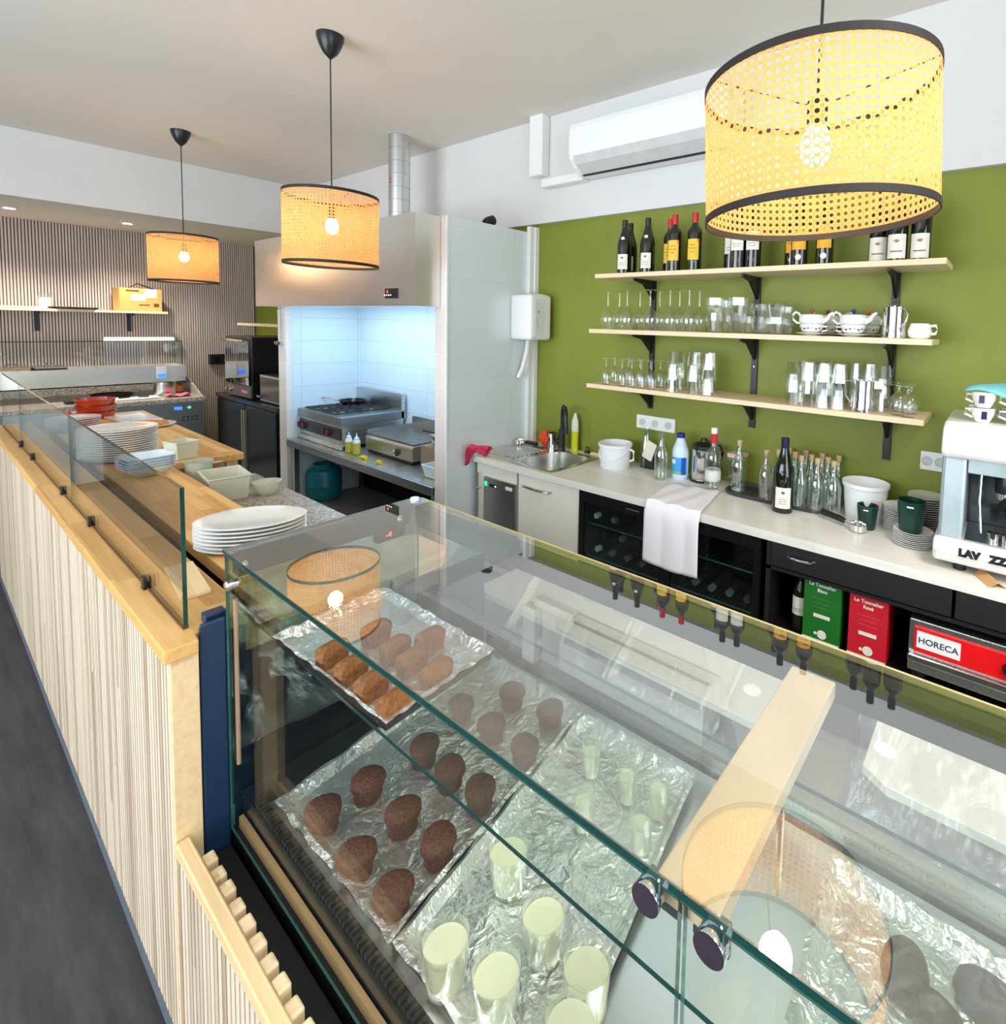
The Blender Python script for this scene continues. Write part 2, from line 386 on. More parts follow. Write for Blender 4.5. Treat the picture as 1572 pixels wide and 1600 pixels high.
# ================================================================== SERVICE COUNTER (wood clad)
LZ, LX0, LX1, LY0, LY1 = .926, .290, .455, 1.315, 4.72
ct = thing('service_counter', 'long service counter clad in pale vertical slats with a honey wood ledge', 'counter', (.4, 3, 0))
T0 = Matrix.Translation((-.4, -3, 0))
MB().prism([(LX0, LY0), (.348, LY0), (.350, 1.346), (.403, 1.364), (LX1, 1.364), (LX1, LY1), (LX0, LY1)], LZ - .03, LZ, T=T0).build('ledge', LEDGE, ct, bevel=.003)
w = MB(); w.box(.316, .34, LY0 + .03, LY1 - .01, .03, LZ - .03, 0, T0)
y = LY0 + .03
while y < LY1 - .03:
    w.box(.304, .317, y, y + .0155, .03, LZ - .03, 0, T0); y += .0215
MB.build(w, 'slat_cladding', SLATW, ct)
MB().box(.304, .352, LY0 + .018, LY0 + .03, .03, LZ - .03, T=T0).build('end_trim', PINEY, ct, bevel=.002)
MB().box(.34, .445, LY0 + .04, LY1 - .02, 0, LZ - .03, T=T0).build('body', plain('dark_brown_board', s2l(58, 44, 36), .6), ct)
MB().box(.300, .34, LY0 + .03, LY1 - .01, 0, .03, T=T0).build('kick_strip', plain('grey_kick_strip', s2l(96, 102, 110), .5), ct)
MB().box(LX1, .52, LY0 + .03, LY1 - .02, LZ - .12, LZ - .1, T=T0).build('cable_shelf', LEDGE, ct)
# glass sneeze guard standing on the ledge
sg = thing('sneeze_guard', 'clear glass sneeze guard standing along the wooden counter ledge', 'glass screen', (.343, 3, LZ))
for (a, b) in ((1.38, 2.60), (2.606, 3.9), (3.906, 4.66)):
    MB().box(-.004, .004, a - 3, b - 3, .006, .309, side=(0, 1)).build('glass_pane', [GLASS, GLASSE], sg)
for y in (1.667, 2.293, 2.767, 3.514, 3.888):
    MB().box(-.012, -.004, y - 3.012, y - 2.988, 0, .03).box(.004, .012, y - 3.012, y - 2.988, 0, .03).box(-.012, .012, y - 3.012, y - 2.988, 0, .006).build('clamp', BLACK, sg, bevel=.002)
MB().box(-.005, .005, 1.38 - 3, 1.66, 0, .006).build('seal_strip', plain('brown_silicone', s2l(80, 52, 24), .5), sg)

# wooden prep worktop behind the ledge, and the lower prep table
w = MB().box(-.11, .11, 1.62 - 3, 4.72 - 3, 0, .04)
tag(w.build('prep_worktop', BUTCH, None, (.62, 3, .86), bevel=.004), 'butcher block prep worktop carrying the plate stacks behind the ledge', 'worktop')
MB().box(.53, .72, 1.64, 4.7, 0, .86).build('x', DARK)
o = bpy.data.objects['x']; o.name = 'worktop_base_cabinet'; tag(o, 'dark base cabinet under the butcher block prep worktop', 'cabinet')
pt = thing('prep_table', 'oiled wooden prep table with a square leg beyond the plate stacks', 'table', (.88, 4.05, 0))
MB().box(-.15, .155, -.93, .95, .865, .90).build('table_top', BUTCH, pt, bevel=.004)
for (x, y) in ((-.12, -.88), (.11, -.88), (-.12, .88), (.11, .88)):
    MB().box(x - .025, x + .025, y - .025, y + .025, 0, .865).build('leg', PINEY, pt, bevel=.002)
MB().box(-.09, .08, -.90, -.87, .78, .865).build('apron', BUTCH, pt)
w = MB().prism([(.515, 1.345), (.965, 1.345), (1.02, 1.40), (1.02, 1.56), (.955, 1.615), (.515, 1.615)], 0, .03)
tag(w.build('chopping_board', wood('pale_board', s2l(196, 160, 110), s2l(232, 204, 160), 0, stave=(.06, 1)), None, (0, 0, .85), bevel=.003), 'pale wooden board with a cut corner behind the display case', 'board')
gc = thing('undercounter_fridge', 'low fridge with a speckled granite top behind the oval plates', 'fridge', (.9, 2.2, 0))
MB().box(-.16, .16, -.55, .86, .775, .80).build('granite_top', GRANITE, gc, bevel=.003)
MB().box(-.15, .15, -.54, .85, .0, .775).build('body', STEEL, gc)

# ================================================================== DISPLAY CASE
GX, BX, DY, GT, JY, DZ, EY = .405, .872, 1.337, 1.095, .206, .527, -.95
dc = thing('refrigerated_display_case', 'glass refrigerated display case with trays of cakes', 'display case', (.6, .3, 0))
TD = Matrix.Translation((-.6, -.3, 0))
MB().box(GX + .0, 1.13, EY, DY, .02, DZ - .07, T=TD).build('base', BLACKM, dc)
DECKM = plain('black_deck', (.012, .016, .018), .22, coat=.3)
w = MB().box(.424, .448, EY, DY - .006, DZ - .07, DZ, 0, TD).box(.448, 1.12, 1.25, DY - .006, DZ - .07, DZ, 0, TD)
w.build('deck', DECKM, dc)
w = MB().box(.448, 1.12, EY, 1.25, DZ - .07, DZ - .002, 0, TD).build('deck_pan', steel('satin_steel_pan', (.80, .81, .78), .30), dc)
MB().box(.412, .421, EY, DY - .02, .455, .482, 0, TD).build('rail_reflection_strip', plain('tan_strip', s2l(176, 142, 96), .5), dc)  # tan strip stands in for a rail's reflection in the front glass
w = MB(); y = 1.27
while y > -.7: w.box(.427, .4445, y - .006, y, DZ, DZ + .007, 0, TD); y -= .0125
w.build('vent_grille', plain('grille_grey', (.02, .024, .025), .35), dc)
for (a, b) in ((JY + .003, DY - .006), (EY, JY - .003)):
    MB().box(GX - .004, GX + .004, a, b, .455, GT - .012, 0, TD, side=(0, 1)).build('front_glass', [glass('antireflex_front_glass', (.975, .988, .985), gain=.2, base=.02), GLASSEL], dc)
MB().box(GX, BX, DY - .006, DY + .002, DZ - .02, GT - .010, 0, TD, side=(1, 1)).build('side_glass', [glass('smoked_side_glass', (.64, .80, .80), boost=.03), GLASSE], dc)
w = MB().box(GX - .006, BX, EY, DY, GT - .008, GT, 0, TD, side=(2, 1)); w.m[1] = 2
w.build('top_glass', [glass('sheet_underside', (.97, .985, .98), gain=.2), GLASSE, glass('coated_top_glass', (.95, .965, .96), boost=.20)], dc)
MB().box(GX - .002, GX + .003, EY, DY, GT - .016, GT - .009, 0, TD).build('front_edge_seal', plain('clear_seal', (.06, .09, .08), .2), dc)
MB().box(BX - .002, BX + .002, EY, DY - .02, GT - .010, GT + .0005, 0, TD).build('back_edge_profile', plain('champagne_edge', s2l(200, 180, 130), .3, metal=.3), dc)
MB().box(BX - .034, BX - .006, EY, DY - .05, GT - .066, GT - .012, 0, TD).build('rear_rail', plain('smoked_rail', (.025, .025, .025), .3), dc)
MB().box(GX + .005, 1.12, DY + .0025, DY + .006, .02, .845, 0, TD).build('end_panel', plain('dark_teal_panel', s2l(14, 30, 38), .35), dc)
MB().box(GX + .01, BX - .05, DY - .04, DY - .008, GT - .055, GT - .01, 0, TD).build('top_rail', plain('smoked_rail', (.025, .025, .025), .3), dc)
for (x, y) in ((.425, DY - .045), (.79, DY - .045)):
    MB().lathe([(0, -.004), (.008, -.003), (.009, 0), (.006, .004), (0, .005)], 12, T=TD @ Matrix.Translation((x, y, GT - .03)) @ Matrix.Rotation(PI / 2, 4, 'X')).build('fixing_screw', CHROME, dc)
MB().lathe([(.011, 0), (.011, .02), (.008, .023), (0, .023)], 14, T=TD @ Matrix.Translation((.418, DY - .022, GT - .075)) @ Matrix.Rotation(-PI / 2, 4, 'Y')).build('glass_stud', CHROME, dc)
MB().cyl((.85, DY - .02, GT), .012, .006, 16, T=TD).build('glass_cap', WPLAST, dc)
w = MB().box(.735, .815, DY - .03, DY - .004, GT - .09, GT - .05, 0, TD).build('controller', BLACK, dc, bevel=.003)
LEDR = plain('red_led', (1, .05, .02), .5, emit=4)
text('-4', .02, LEDR, 'led_digits', w, TD @ Matrix.Translation((.765, DY - .032, GT - .078)) @ Matrix.Rotation(PI / 2, 4, 'X'))
MB().box(.408, .8, .172, .236, GT - .034, GT - .009, 0, TD).build('cross_bar', plain('cream_metal', s2l(206, 186, 150), .3, metal=.1), dc, bevel=.002)
# glass shelf
SHZ = .86
MB().box(.490, BX - .02, EY, 1.325, SHZ - .008, SHZ, 0, TD, side=(2, 1)).build('glass_shelf', [glass('shelf_glass', (.90, .95, .93)), GLASSE], dc)
MB().tube([(.66, .20, GT - .02), (.66, .20, SHZ)], .005, T=TD).build('shelf_post', STEELP, dc)
for y in (.236, .172):
    h = MB().box(GX + .004, GX + .010, y - .010 if y < .2 else y - .026, y + .026 if y < .2 else y + .010, GT - .045, GT - .012, 0, TD).build('glass_hinge', plain('grey_hinge', (.10, .12, .11), .25, metal=.6), dc, bevel=.002)
    yy = y + .0
    MB().lathe([(.0, -.004), (.013, -.004), (.0145, -.002), (.0150, .008), (.0146, .0095), (0, .0095)], 24, T=TD @ Matrix.Translation((GX - .008, yy, GT - .020)) @ Matrix.Rotation(-PI / 2, 4, 'Y'), mats=[0, 0, 0, 0, 1]).build('hinge_cap', [CHROME, plain('dark_cap_face', (.03, .02, .03), .4)], h)
# sliding rear doors and white rear ledge
for (a, b) in ((.45, 1.31), (-.42, .42)):
    w = MB(); w.prism([(BX + .004, GT - .02), (BX + .008, GT - .02), (1.128, DZ + .02), (1.124, DZ + .02)], a, b, 0, TD @ Matrix(((1, 0, 0, 0), (0, 1, 0, 0), (0, 0, 1, 0), (0, 0, 0, 1))), axis=1)
    w.build('rear_sliding_glass', [glass('rear_glass', (.95, .97, .96))], dc)
WHB = plain('cream_board', s2l(196, 192, 180), .35, var=.02)
for (a, b) in ((.30, 1.40), (-.80, .19)):
    lb = MB().prism([(1.135, b - .05), (1.165, b), (1.325, b), (1.325, a), (1.135, a)][::-1], .68, .70, 0, TD).build('rear_ledge', WHB, dc, bevel=.002)
    MB().lathe([(.014, .700), (.022, .7005), (.022, .702), (.014, .702)], 20, (1.235, a + (.16 if a > 0 else .96), 0), 0, TD).build('finger_ring', WPLAST, lb)
MB().box(1.13, 1.135, EY, DY, .02, DZ + .04, 0, TD).build('rear_skirt', STEEL, dc)
# navy upright between counter and case
MB().box(.354, .403, DY - .003, DY + .006, .0, .945, 0, TD).build('navy_side_panel', NAVY, dc, bevel=.006)
MB().tube([(.417, DY - .012, .60), (.417, DY - .012, .98)], .0045, T=TD).build('shelf_upright', plain('tan_upright', s2l(190, 150, 118), .4), dc)

# low slatted fascia in front of the case
fa = thing('slatted_fascia', 'low pale wooden slatted fascia in front of the display case', 'panel', (.32, .3, 0))
TF = Matrix.Translation((-.32, -.3, 0))
MB().box(.302, .326, EY, LY0 + .012, .47, .50, T=TF).build('top_trim', PINEY, fa, bevel=.003)
w = MB().box(.316, .322, EY, LY0 + .014, .03, .47, 0, TF); y = LY0 - .003
while y > EY: w.box(.304, .317, y, y + .0155, .03, .47, 0, TF); y -= .0215
w.build('slat_cladding', SLATW, fa)
MB().box(.300, .345, EY, LY0 + .025, 0, .03, T=TF).build('kick_strip', plain('grey_kick_strip', 0, 0), fa)
y = 1.262; k = 0
while y > -.4:
    MB().box(.327, .349, y - .031, y, .03, .497 + random.uniform(-.004, .002), T=TF).build('batten', BATTEN, fa, bevel=.004); y -= .0485
MB().box(.350, .399, EY, DY - .01, .0, .42, T=TF).build('backing', DARK, fa)

# ================================================================== LAMPS
def cane_mat():
    m = bpy.data.materials.new('woven_cane'); m.use_nodes = True; t = m.node_tree; t.nodes.clear()
    out = nn(t, 'ShaderNodeOutputMaterial'); uv = nn(t, 'ShaderNodeUVMap')
    sp = nn(t, 'ShaderNodeSeparateXYZ'); t.links.new(uv.outputs[0], sp.inputs[0])
    def cell(sock):
        a = nn(t, 'ShaderNodeMath', operation='FRACT'); t.links.new(sock, a.inputs[0])
        b = nn(t, 'ShaderNodeMath', operation='SUBTRACT'); t.links.new(a.outputs[0], b.inputs[0]); b.inputs[1].default_value = .5
        return b.outputs[0]
    cx, cy = cell(sp.outputs[0]), cell(sp.outputs[1])
    cb = nn(t, 'ShaderNodeCombineXYZ'); t.links.new(cx, cb.inputs[0]); t.links.new(cy, cb.inputs[1])
    ln = nn(t, 'ShaderNodeVectorMath', operation='LENGTH'); t.links.new(cb.outputs[0], ln.inputs[0])
    ho = nn(t, 'ShaderNodeMath', operation='LESS_THAN'); ho.inputs[1].default_value = .27; t.links.new(ln.outputs['Value'], ho.inputs[0])
    # four tiny holes at the corners of each cell
    ad = nn(t, 'ShaderNodeVectorMath', operation='ABSOLUTE'); t.links.new(cb.outputs[0], ad.inputs[0])
    def near(px_, py_, rr):
        d = nn(t, 'ShaderNodeVectorMath', operation='DISTANCE'); d.inputs[1].default_value = (px_, py_, 0); t.links.new(ad.outputs[0], d.inputs[0])
        l = nn(t, 'ShaderNodeMath', operation='LESS_THAN'); l.inputs[1].default_value = rr; t.links.new(d.outputs['Value'], l.inputs[0]); return l.outputs[0]
    h1, h2 = near(.40, .40, .055), near(.5, .12, .05)
    m1 = nn(t, 'ShaderNodeMath', operation='MAXIMUM'); t.links.new(h1, m1.inputs[0]); t.links.new(h2, m1.inputs[1])
    m2 = nn(t, 'ShaderNodeMath', operation='MAXIMUM'); t.links.new(m1.outputs[0], m2.inputs[0]); t.links.new(ho.outputs[0], m2.inputs[1])
    # strands: diagonal weave tone
    wv = nn(t, 'ShaderNodeTexWave', Scale=3.0); mpp = nn(t, 'ShaderNodeMapping'); mpp.inputs['Rotation'].default_value = (0, 0, PI / 4); t.links.new(uv.outputs[0], mpp.inputs[0]); t.links.new(mpp.outputs[0], wv.inputs['Vector'])
    cr = nn(t, 'ShaderNodeValToRGB'); cr.color_ramp.elements[0].color = c4(s2l(206, 146, 86)); cr.color_ramp.elements[1].color = c4(s2l(224, 176, 116)); t.links.new(wv.outputs['Fac'], cr.inputs[0])
    df = nn(t, 'ShaderNodeBsdfDiffuse'); tl = nn(t, 'ShaderNodeBsdfTranslucent'); t.links.new(cr.outputs[0], df.inputs[0]); t.links.new(cr.outputs[0], tl.inputs[0])
    mx = nn(t, 'ShaderNodeMixShader'); mx.inputs[0].default_value = .36; t.links.new(df.outputs[0], mx.inputs[1]); t.links.new(tl.outputs[0], mx.inputs[2])
    tr = nn(t, 'ShaderNodeBsdfTransparent'); mo = nn(t, 'ShaderNodeMixShader'); t.links.new(m2.outputs[0], mo.inputs[0]); t.links.new(mx.outputs[0], mo.inputs[1]); t.links.new(tr.outputs[0], mo.inputs[2])
    t.links.new(mo.outputs[0], out.inputs[0])
    return m
CANE = cane_mat()
BULB = plain('lit_bulb', (1, .86, .62), .4, var=0, emit=60)
RIBBON = plain('dark_ribbon', s2l(30, 22, 20), .7)
CORD = plain('black_cord', (.01, .01, .01), .6)
def pendant(label, x, y, z0, z1, R, zb, tilt=0, power=15):
    """z0, z1 bottom and top of the shade; zb bulb height"""
    o = thing('pendant_lamp', label, 'lamp', (x, y, CZ), 0, 'woven cane pendant lamps over the counter')
    T = Matrix.Translation((0, 0, -CZ))
    MB().lathe([(.062, 0), (.060, -.02), (.05, -.05), (.032, -.085), (.012, -.105), (.005, -.112), (0, -.112)], 28, T=None).build('ceiling_canopy', BLACK, o)
    MB().tube([(0, 0, -.10), (0, 0, zb + .085 - CZ)], .0032, 8).build('cord', CORD, o)
    sh = MB(); n = 96; vs = []; fs = []; rot = Matrix.Rotation(tilt, 4, 'X')
    hm = (z0 + z1) / 2 - CZ
    def pt(a, h): return rot @ Vector((R * math.cos(a), R * math.sin(a), h))
    hh = (z1 - z0) / 2
    Ts = Matrix.Translation((0, 0, hm))
    for j in (0, 1):
        for i in range(n + 1): vs.append(pt(2 * PI * i / n, -hh + 2 * hh * j))
    for i in range(n): fs.append((i, i + 1, n + 2 + i, n + 1 + i))
    sh.add(vs, fs, 0, True, Ts); so = sh.build('lamp_shade', CANE, o)
    uvl = so.data.uv_layers.new(name='UVMap'); nc = round(2 * PI * R / .0156); nr = round(2 * hh / .0156)
    for pl in so.data.polygons:
        for li in pl.loop_indices:
            vi = so.data.loops[li].vertex_index; uvl.data[li].uv = ((vi % (n + 1)) / n * nc, (vi // (n + 1)) * nr)
    for h in (-hh, hh):
        b = MB(); s0, s1 = (h, h + .014) if h < 0 else (h - .014, h)
        b.lathe([(R + .0015, s0), (R + .0015, s1), (R - .0015, s1), (R - .0015, s0), (R + .0015, s0)], 72, T=Ts @ rot, smooth=False)
        b.build('rim_ribbon', RIBBON, so)
    MB().tube([Ts @ rot @ Vector((R * math.cos(g), R * math.sin(g), hh - .02)) if k else Vector((0, 0, zb + .07 - CZ)) for k, g in enumerate((0, .4))], .0015, 6).tube([(0, 0, zb + .07 - CZ), Ts @ rot @ Vector((R * math.cos(2.5), R * math.sin(2.5), hh - .02))], .0015, 6).tube([(0, 0, zb + .07 - CZ), Ts @ rot @ Vector((R * math.cos(4.6), R * math.sin(4.6), hh - .02))], .0015, 6).build('shade_spider', BLACKM, o)
    MB().lathe([(.019, .0), (.02, .05), (.012, .058), (0, .058)], 18, T=Matrix.Translation((0, 0, zb + .032 - CZ))).build('bulb_holder', BLACK, o)
    MB().lathe([(0, -.045), (.018, -.04), (.029, -.022), (.031, -.004), (.026, .014), (.016, .034), (.013, .045)], 20, T=Matrix.Translation((0, 0, zb - CZ))).build('bulb', BULB, o)
    l = bpy.data.lights.new('pendant_glow', 'POINT'); l.energy = power; l.color = (1, .64, .27); l.shadow_soft_size = .035
    q = bpy.data.objects.new('pendant_glow', l); COL.objects.link(q); q.location = (x, y, zb - .005)
    return o
pendant('nearest and largest-looking woven cane pendant lamp, in front of the bottle shelf', 1.102, .33, 1.818, 2.085, .2155, at(1275, 225, x=1.102).z, tilt=-.045)
pendant('middle woven cane pendant lamp hanging in front of the steel hood', 1.312, 2.75, 1.862, 2.214, .215, at(517, 352, y=2.75).z, tilt=.011)
pendant('farthest woven cane pendant lamp hanging in front of the ribbed wall', 1.322, 5.1, 1.845, 2.198, .215, at(287, 400, y=5.1).z)
SPM = plain('lit_spot', (1, .97, .92), .4, var=0, emit=45)
for i, (sx, sy) in enumerate(SPOTS):
    o = thing('recessed_spotlight', ['lit recessed spotlight at the left edge of the lowered ceiling', 'lit recessed spotlight in the lowered ceiling near the farthest pendant lamp'][i], 'ceiling light', (sx, sy, LOWZ), 0, 'recessed spotlights')
    MB().lathe([(.036, 0), (.05, 0), (.052, -.006), (.036, -.006), (.036, 0)], 24).build('trim_ring', WPLAST, o)
    MB().lathe([(0, -.003), (.036, -.003), (.036, -.001), (0, -.001)], 24).build('lens', SPM, o)

# ================================================================== WALL FITTINGS
ac = thing('air_conditioner', 'white split air conditioner high on the white upper wall', 'air conditioner', (SX, 1.68, 2.51))
prof = [(0, .30), (-.17, .30), (-.205, .285), (-.215, .25), (-.215, .11), (-.205, .075), (-.17, .035), (-.12, .0), (-.02, .0), (0, .02)]
MB().prism([(a, b) for a, b in prof], -.52, .50, axis=1).build('body', WPLAST, ac, bevel=.008)
MB().prism([(-.214, .088), (-.218, .09), (-.19, .047), (-.125, .002), (-.118, .004), (-.182, .05)], -.50, .46, axis=1).build('air_flap', plain('grey_white_flap', s2l(205, 204, 204), .35), ac)
MB().prism([(-.126, -.003), (-.105, -.004), (-.105, .0), (-.126, .002)], -.50, .46, axis=1).build('outlet_slot', DARK, ac)
o = MB().box(-.075, 0, -.06, .06, 0, .40).build('pipe_trunking', WPLAST, None, (SX, 2.60, at(845, 275, x=SX - .05).z), bevel=.008)
tag(o, 'white vertical pipe trunking left of the air conditioner', 'trunking')
o = MB().box(-.07, 0, -.21, .15, 0, .055).build('pipe_trunking', WPLAST, None, (SX, 2.40, 2.502), bevel=.008)
tag(o, 'white horizontal pipe trunking joining the air conditioner to the vertical one', 'trunking')
# paper towel dispenser on the panel
pd = thing('paper_dispenser', 'white paper towel dispenser in the corner by the green wall', 'dispenser', (2.56, PY, 1.49))
MB().prism([(-.105, 0), (.09, 0), (.09, .30), (.0, .31), (-.105, .30)], -.20, 0, axis=1, m=0).build('housing', WPLAST, pd, bevel=.02)
MB().box(-.07, .02, -.202, -.199, .03, .27).build('front_lid', plain('pale_grey_plastic', s2l(222, 224, 226), .3), pd, bevel=.004)
MB().box(-.045, -.03, -.204, -.2, .18, .195).box(-.05, -.046, -.204, -.2, .08, .15).build('lock', plain('grey_mark', (.35, .35, .35), .4), pd)
MB().tube([(.02, -.05, .0), (.0, -.06, -.08), (-.03, -.05, -.2), (-.05, -.03, -.26)], .016, 8).build('drain_hose', WPLAST, pd)
# small black spot on top of the pier
o = thing('clamp_lamp', 'small black spotlight lying on top of the white partition', 'lamp', (at(765, 346, y=PY + .05).x, PY + .05, NT))
MB().lathe([(0, -.05), (.02, -.045), (.03, -.02), (.032, .03), (.0, .03)], 18, T=Matrix.Translation((0, 0, .03)) @ Matrix.Rotation(1.2, 4, 'Y')).build('lamp_head', BLACK, o)
MB().box(-.03, .03, -.02, .02, 0, .01).build('foot', BLACK, o)
# sockets
def socket(label, y, z, n, w=.075):
    o = thing('power_socket', label, 'socket', (WX, y, z))
    MB().box(-.012, 0, -w * n / 2, w * n / 2, 0, .082).build('plate', WPLAST, o, bevel=.003)
    for i in range(n):
        yy = (i - (n - 1) / 2) * w
        MB().lathe([(.021, 0), (.021, .004), (.017, .004), (.016, .001), (0, .001)], 20, T=Matrix.Translation((-.012, yy, .041)) @ Matrix.Rotation(-PI / 2, 4, 'Y')).build('outlet', plain('socket_grey', s2l(200, 198, 196), .3), o)
    return o
q = at(1025, 672, x=WX); socket('white triple power socket on the green wall above the kettle', q.y, q.z, 3, .09)
q = at(1458, 735, x=WX); socket('white double power socket beside the coffee machine', q.y, q.z, 2, .05)

# ================================================================== SHELVES ON THE GREEN WALL
SF = 2.40
def wallshelf(label, yl, yr, zt):
    o = thing('wall_shelf', label, 'shelf', (SF, (yl + yr) / 2, zt), 0, 'oak shelves on the green wall')
    MB().box(0, WX - SF, yr - (yl + yr) / 2, yl - (yl + yr) / 2, -.024, 0).build('board', OAK, o, bevel=.0015)
    return o
# three uprights with brackets
S1, S2, S3 = 1.893, 1.578, 1.258
sh1 = wallshelf('top oak shelf carrying the wine bottles', 1.93, .205, S1)
sh2 = wallshelf('middle oak shelf carrying upturned wine glasses and teapots', 1.965, .236, S2)
sh3 = wallshelf('lowest oak shelf carrying stacked tumblers and a steel jug', 1.975, .246, S3)
for k, (yy, lab) in enumerate(((1.70, 'left'), (1.06, 'middle'), (.415, 'right'))):
    o = thing('shelf_upright', '%s black steel upright holding the three oak shelves' % lab, 'bracket', (WX, yy, 1.05), 0, 'black shelf uprights')
    zb = 1.10 - 1.05 if k < 2 else 1.02 - 1.05
    zb = .06 if k == 0 else .03 if k == 1 else -.03
    MB().box(-.012, 0, -.016, .016, zb, S1 - 1.05 - .024).build('upright_rail', BLACKM, o)
    for zz in (S1, S2, S3):
        h = zz - .024 - 1.05
        MB().prism([(0, h), (-.215, h), (-.215, h - .012), (-.12, h - .03), (-.012, h - .115), (0, h - .115)], -.006, .006, axis=1).build('bracket_arm', BLACKM, o)
        MB().lathe([(0, 0), (.004, 0), (.003, .003), (0, .003)], 10, T=Matrix.Translation((-.012, 0, h - .15)) @ Matrix.Rotation(-PI / 2, 4, 'Y')).build('screw', CHROME, o)

# ---- wine bottles
LABW = plain('cream_paper_label', s2l(232, 226, 214), .6); LABY = plain('yellow_paper_label', s2l(238, 190, 60), .6); LABR = plain('red_corner', s2l(200, 50, 40), .6)
CAPR = plain('red_capsule', s2l(190, 20, 26), .35); CAPB = plain('black_capsule', (.01, .01, .012), .3); CAPN = plain('navy_capsule', s2l(20, 24, 70), .3); INK = plain('label_ink', (.12, .09, .07), .6)
BORD = [(.0, .004), (.030, 0), (.0365, .003), (.0375, .01), (.0375, .19), (.036, .205), (.028, .222), (.018, .235), (.0145, .25), (.0140, .285), (.0155, .287), (.0155, .296), (.0, .296)]
BURG = [(.0, .004), (.032, 0), (.040, .003), (.041, .01), (.041, .15), (.038, .175), (.029, .205), (.020, .235), (.0150, .26), (.0140, .285), (.0155, .287), (.0155, .296), (.0, .296)]
def curved_label(w, R, z0, z1, ang, n=10, m=0, face=PI):
    vs = []; fs = []
    for j, z in enumerate((z0, z1)):
        for i in range(n + 1):
            a = face - ang / 2 + ang * i / n; vs.append((R * math.cos(a), R * math.sin(a), z))
    for i in range(n): fs.append((i, i + 1, n + 2 + i, n + 1 + i))
    return w.add(vs, fs, m, True)
def wine_bottle(label, loc, kind, rz=0, s=1.0):
    o = thing('wine_bottle', label, 'bottle', loc, rz)
    prof = BURG if kind in ('plain', 'bench') else BORD; R = .0418 if prof is BURG else .0383
    MB().lathe([(r, z) for r, z in prof], 28).build('bottle_glass', WINE, o)
    cap = {'plain': CAPB, 'yellow': CAPR, 'white': CAPB, 'amber': CAPB, 'crest': CAPB, 'bench': CAPN}[kind]
    MB().lathe([(.0150, .235), (.0156, .24), (.0158, .2975), (0, .2975)] if kind != 'yellow' else [(.0150, .243), (.0156, .246), (.0160, .2975), (0, .2975)], 24).build('capsule', cap, o)
    w = MB()
    if kind in ('plain', 'bench'):
        curved_label(w, R, .022, .105, 1.5)
        l = w.build('paper_label', LABW, o); w = MB()
        if kind == 'plain':
            vs = [(-(.034) + .0 * k, .011 * math.sin(k * PI / 8), .192 + .009 * math.cos(k * PI / 8)) for k in range(16)]
            w.add([(-math.sqrt(max(1e-6, .0352 ** 2 - y * y)), y, z) for _, y, z in vs], [list(range(16))], 0)
            w.build('neck_label', LABW, o)
        b = MB(); b.box(-R - .0008, -R + .001, -.006, .006, .08, .09)
        for k in range(3): b.box(-R - .0006, -R + .001, -.014, .014, .058 - k * .009, .0595 - k * .009)
        b.build('label_print', INK, l)
    elif kind == 'yellow':
        curved_label(w, R, .055, .160, 1.7); l = w.build('paper_label', LABY, o)
        b = MB(); b.prism([(-.031, .160), (-.012, .160), (-.031, .138)], -R - .001 + .009, -R + .012, axis=0); b.build('label_corner', LABR, l)
        b = MB()
        for k, ww in enumerate((.012, .018, .01)): b.box(-R - .0006, -R + .001, -ww, ww, .128 - k * .017, .131 - k * .017)
        b.build('label_print', plain('brown_ink', s2l(140, 90, 20), .6), l)
    elif kind == 'white':
        curved_label(w, R, .085, .175, 1.8); l = w.build('paper_label', LABW, o)
        b = MB(); b.box(-R - .0006, -R + .001, -.02, .02, .115, .117).box(-R - .0006, -R + .001, -.016, .016, .103, .105).build('label_print', INK, l)
    elif kind == 'amber':
        curved_label(w, R, .07, .155, 1.8); l = w.build('paper_label', plain('amber_paper_label', s2l(232, 164, 34), .6), o)
        b = MB(); b.box(-R - .0006, -R + .001, -.02, .0, .13, .137).box(-R - .0006, -R + .001, -.02, .018, .112, .115).build('label_print', INK, l)
        MB().lathe([(0, 0), (.013, 0), (.013, .0015), (0, .0015)], 18, T=Matrix.Translation((-.0372, 0, .036)) @ Matrix.Rotation(-PI / 2, 4, 'Y')).build('round_seal', LABW, o)
    elif kind == 'crest':
        curved_label(w, R, .008, .105, 2.0); l = w.build('paper_label', LABW, o)
        b = MB()
        for k in range(5): # leaf-like crest
            a = (k - 2) * .45
            b.prism([(0, .07), (math.sin(a) * .010 - .0025, .07 + math.cos(a) * .010), (math.sin(a) * .016, .07 + math.cos(a) * .017), (math.sin(a) * .010 + .0025, .07 + math.cos(a) * .010)], -R - .0008, -R + .001, axis=0)
        b.build('crest_print', plain('rose_ink', s2l(170, 110, 90), .6), l)
        MB().box(-R - .0006, -R + .001, -.022, .022, .034, .038).build('label_print', INK, l)
    o.scale = (s, s, s)
    return o
def rowpt(px_, x, z): p = at(px_, 420, x=x); return (x, p.y, z)
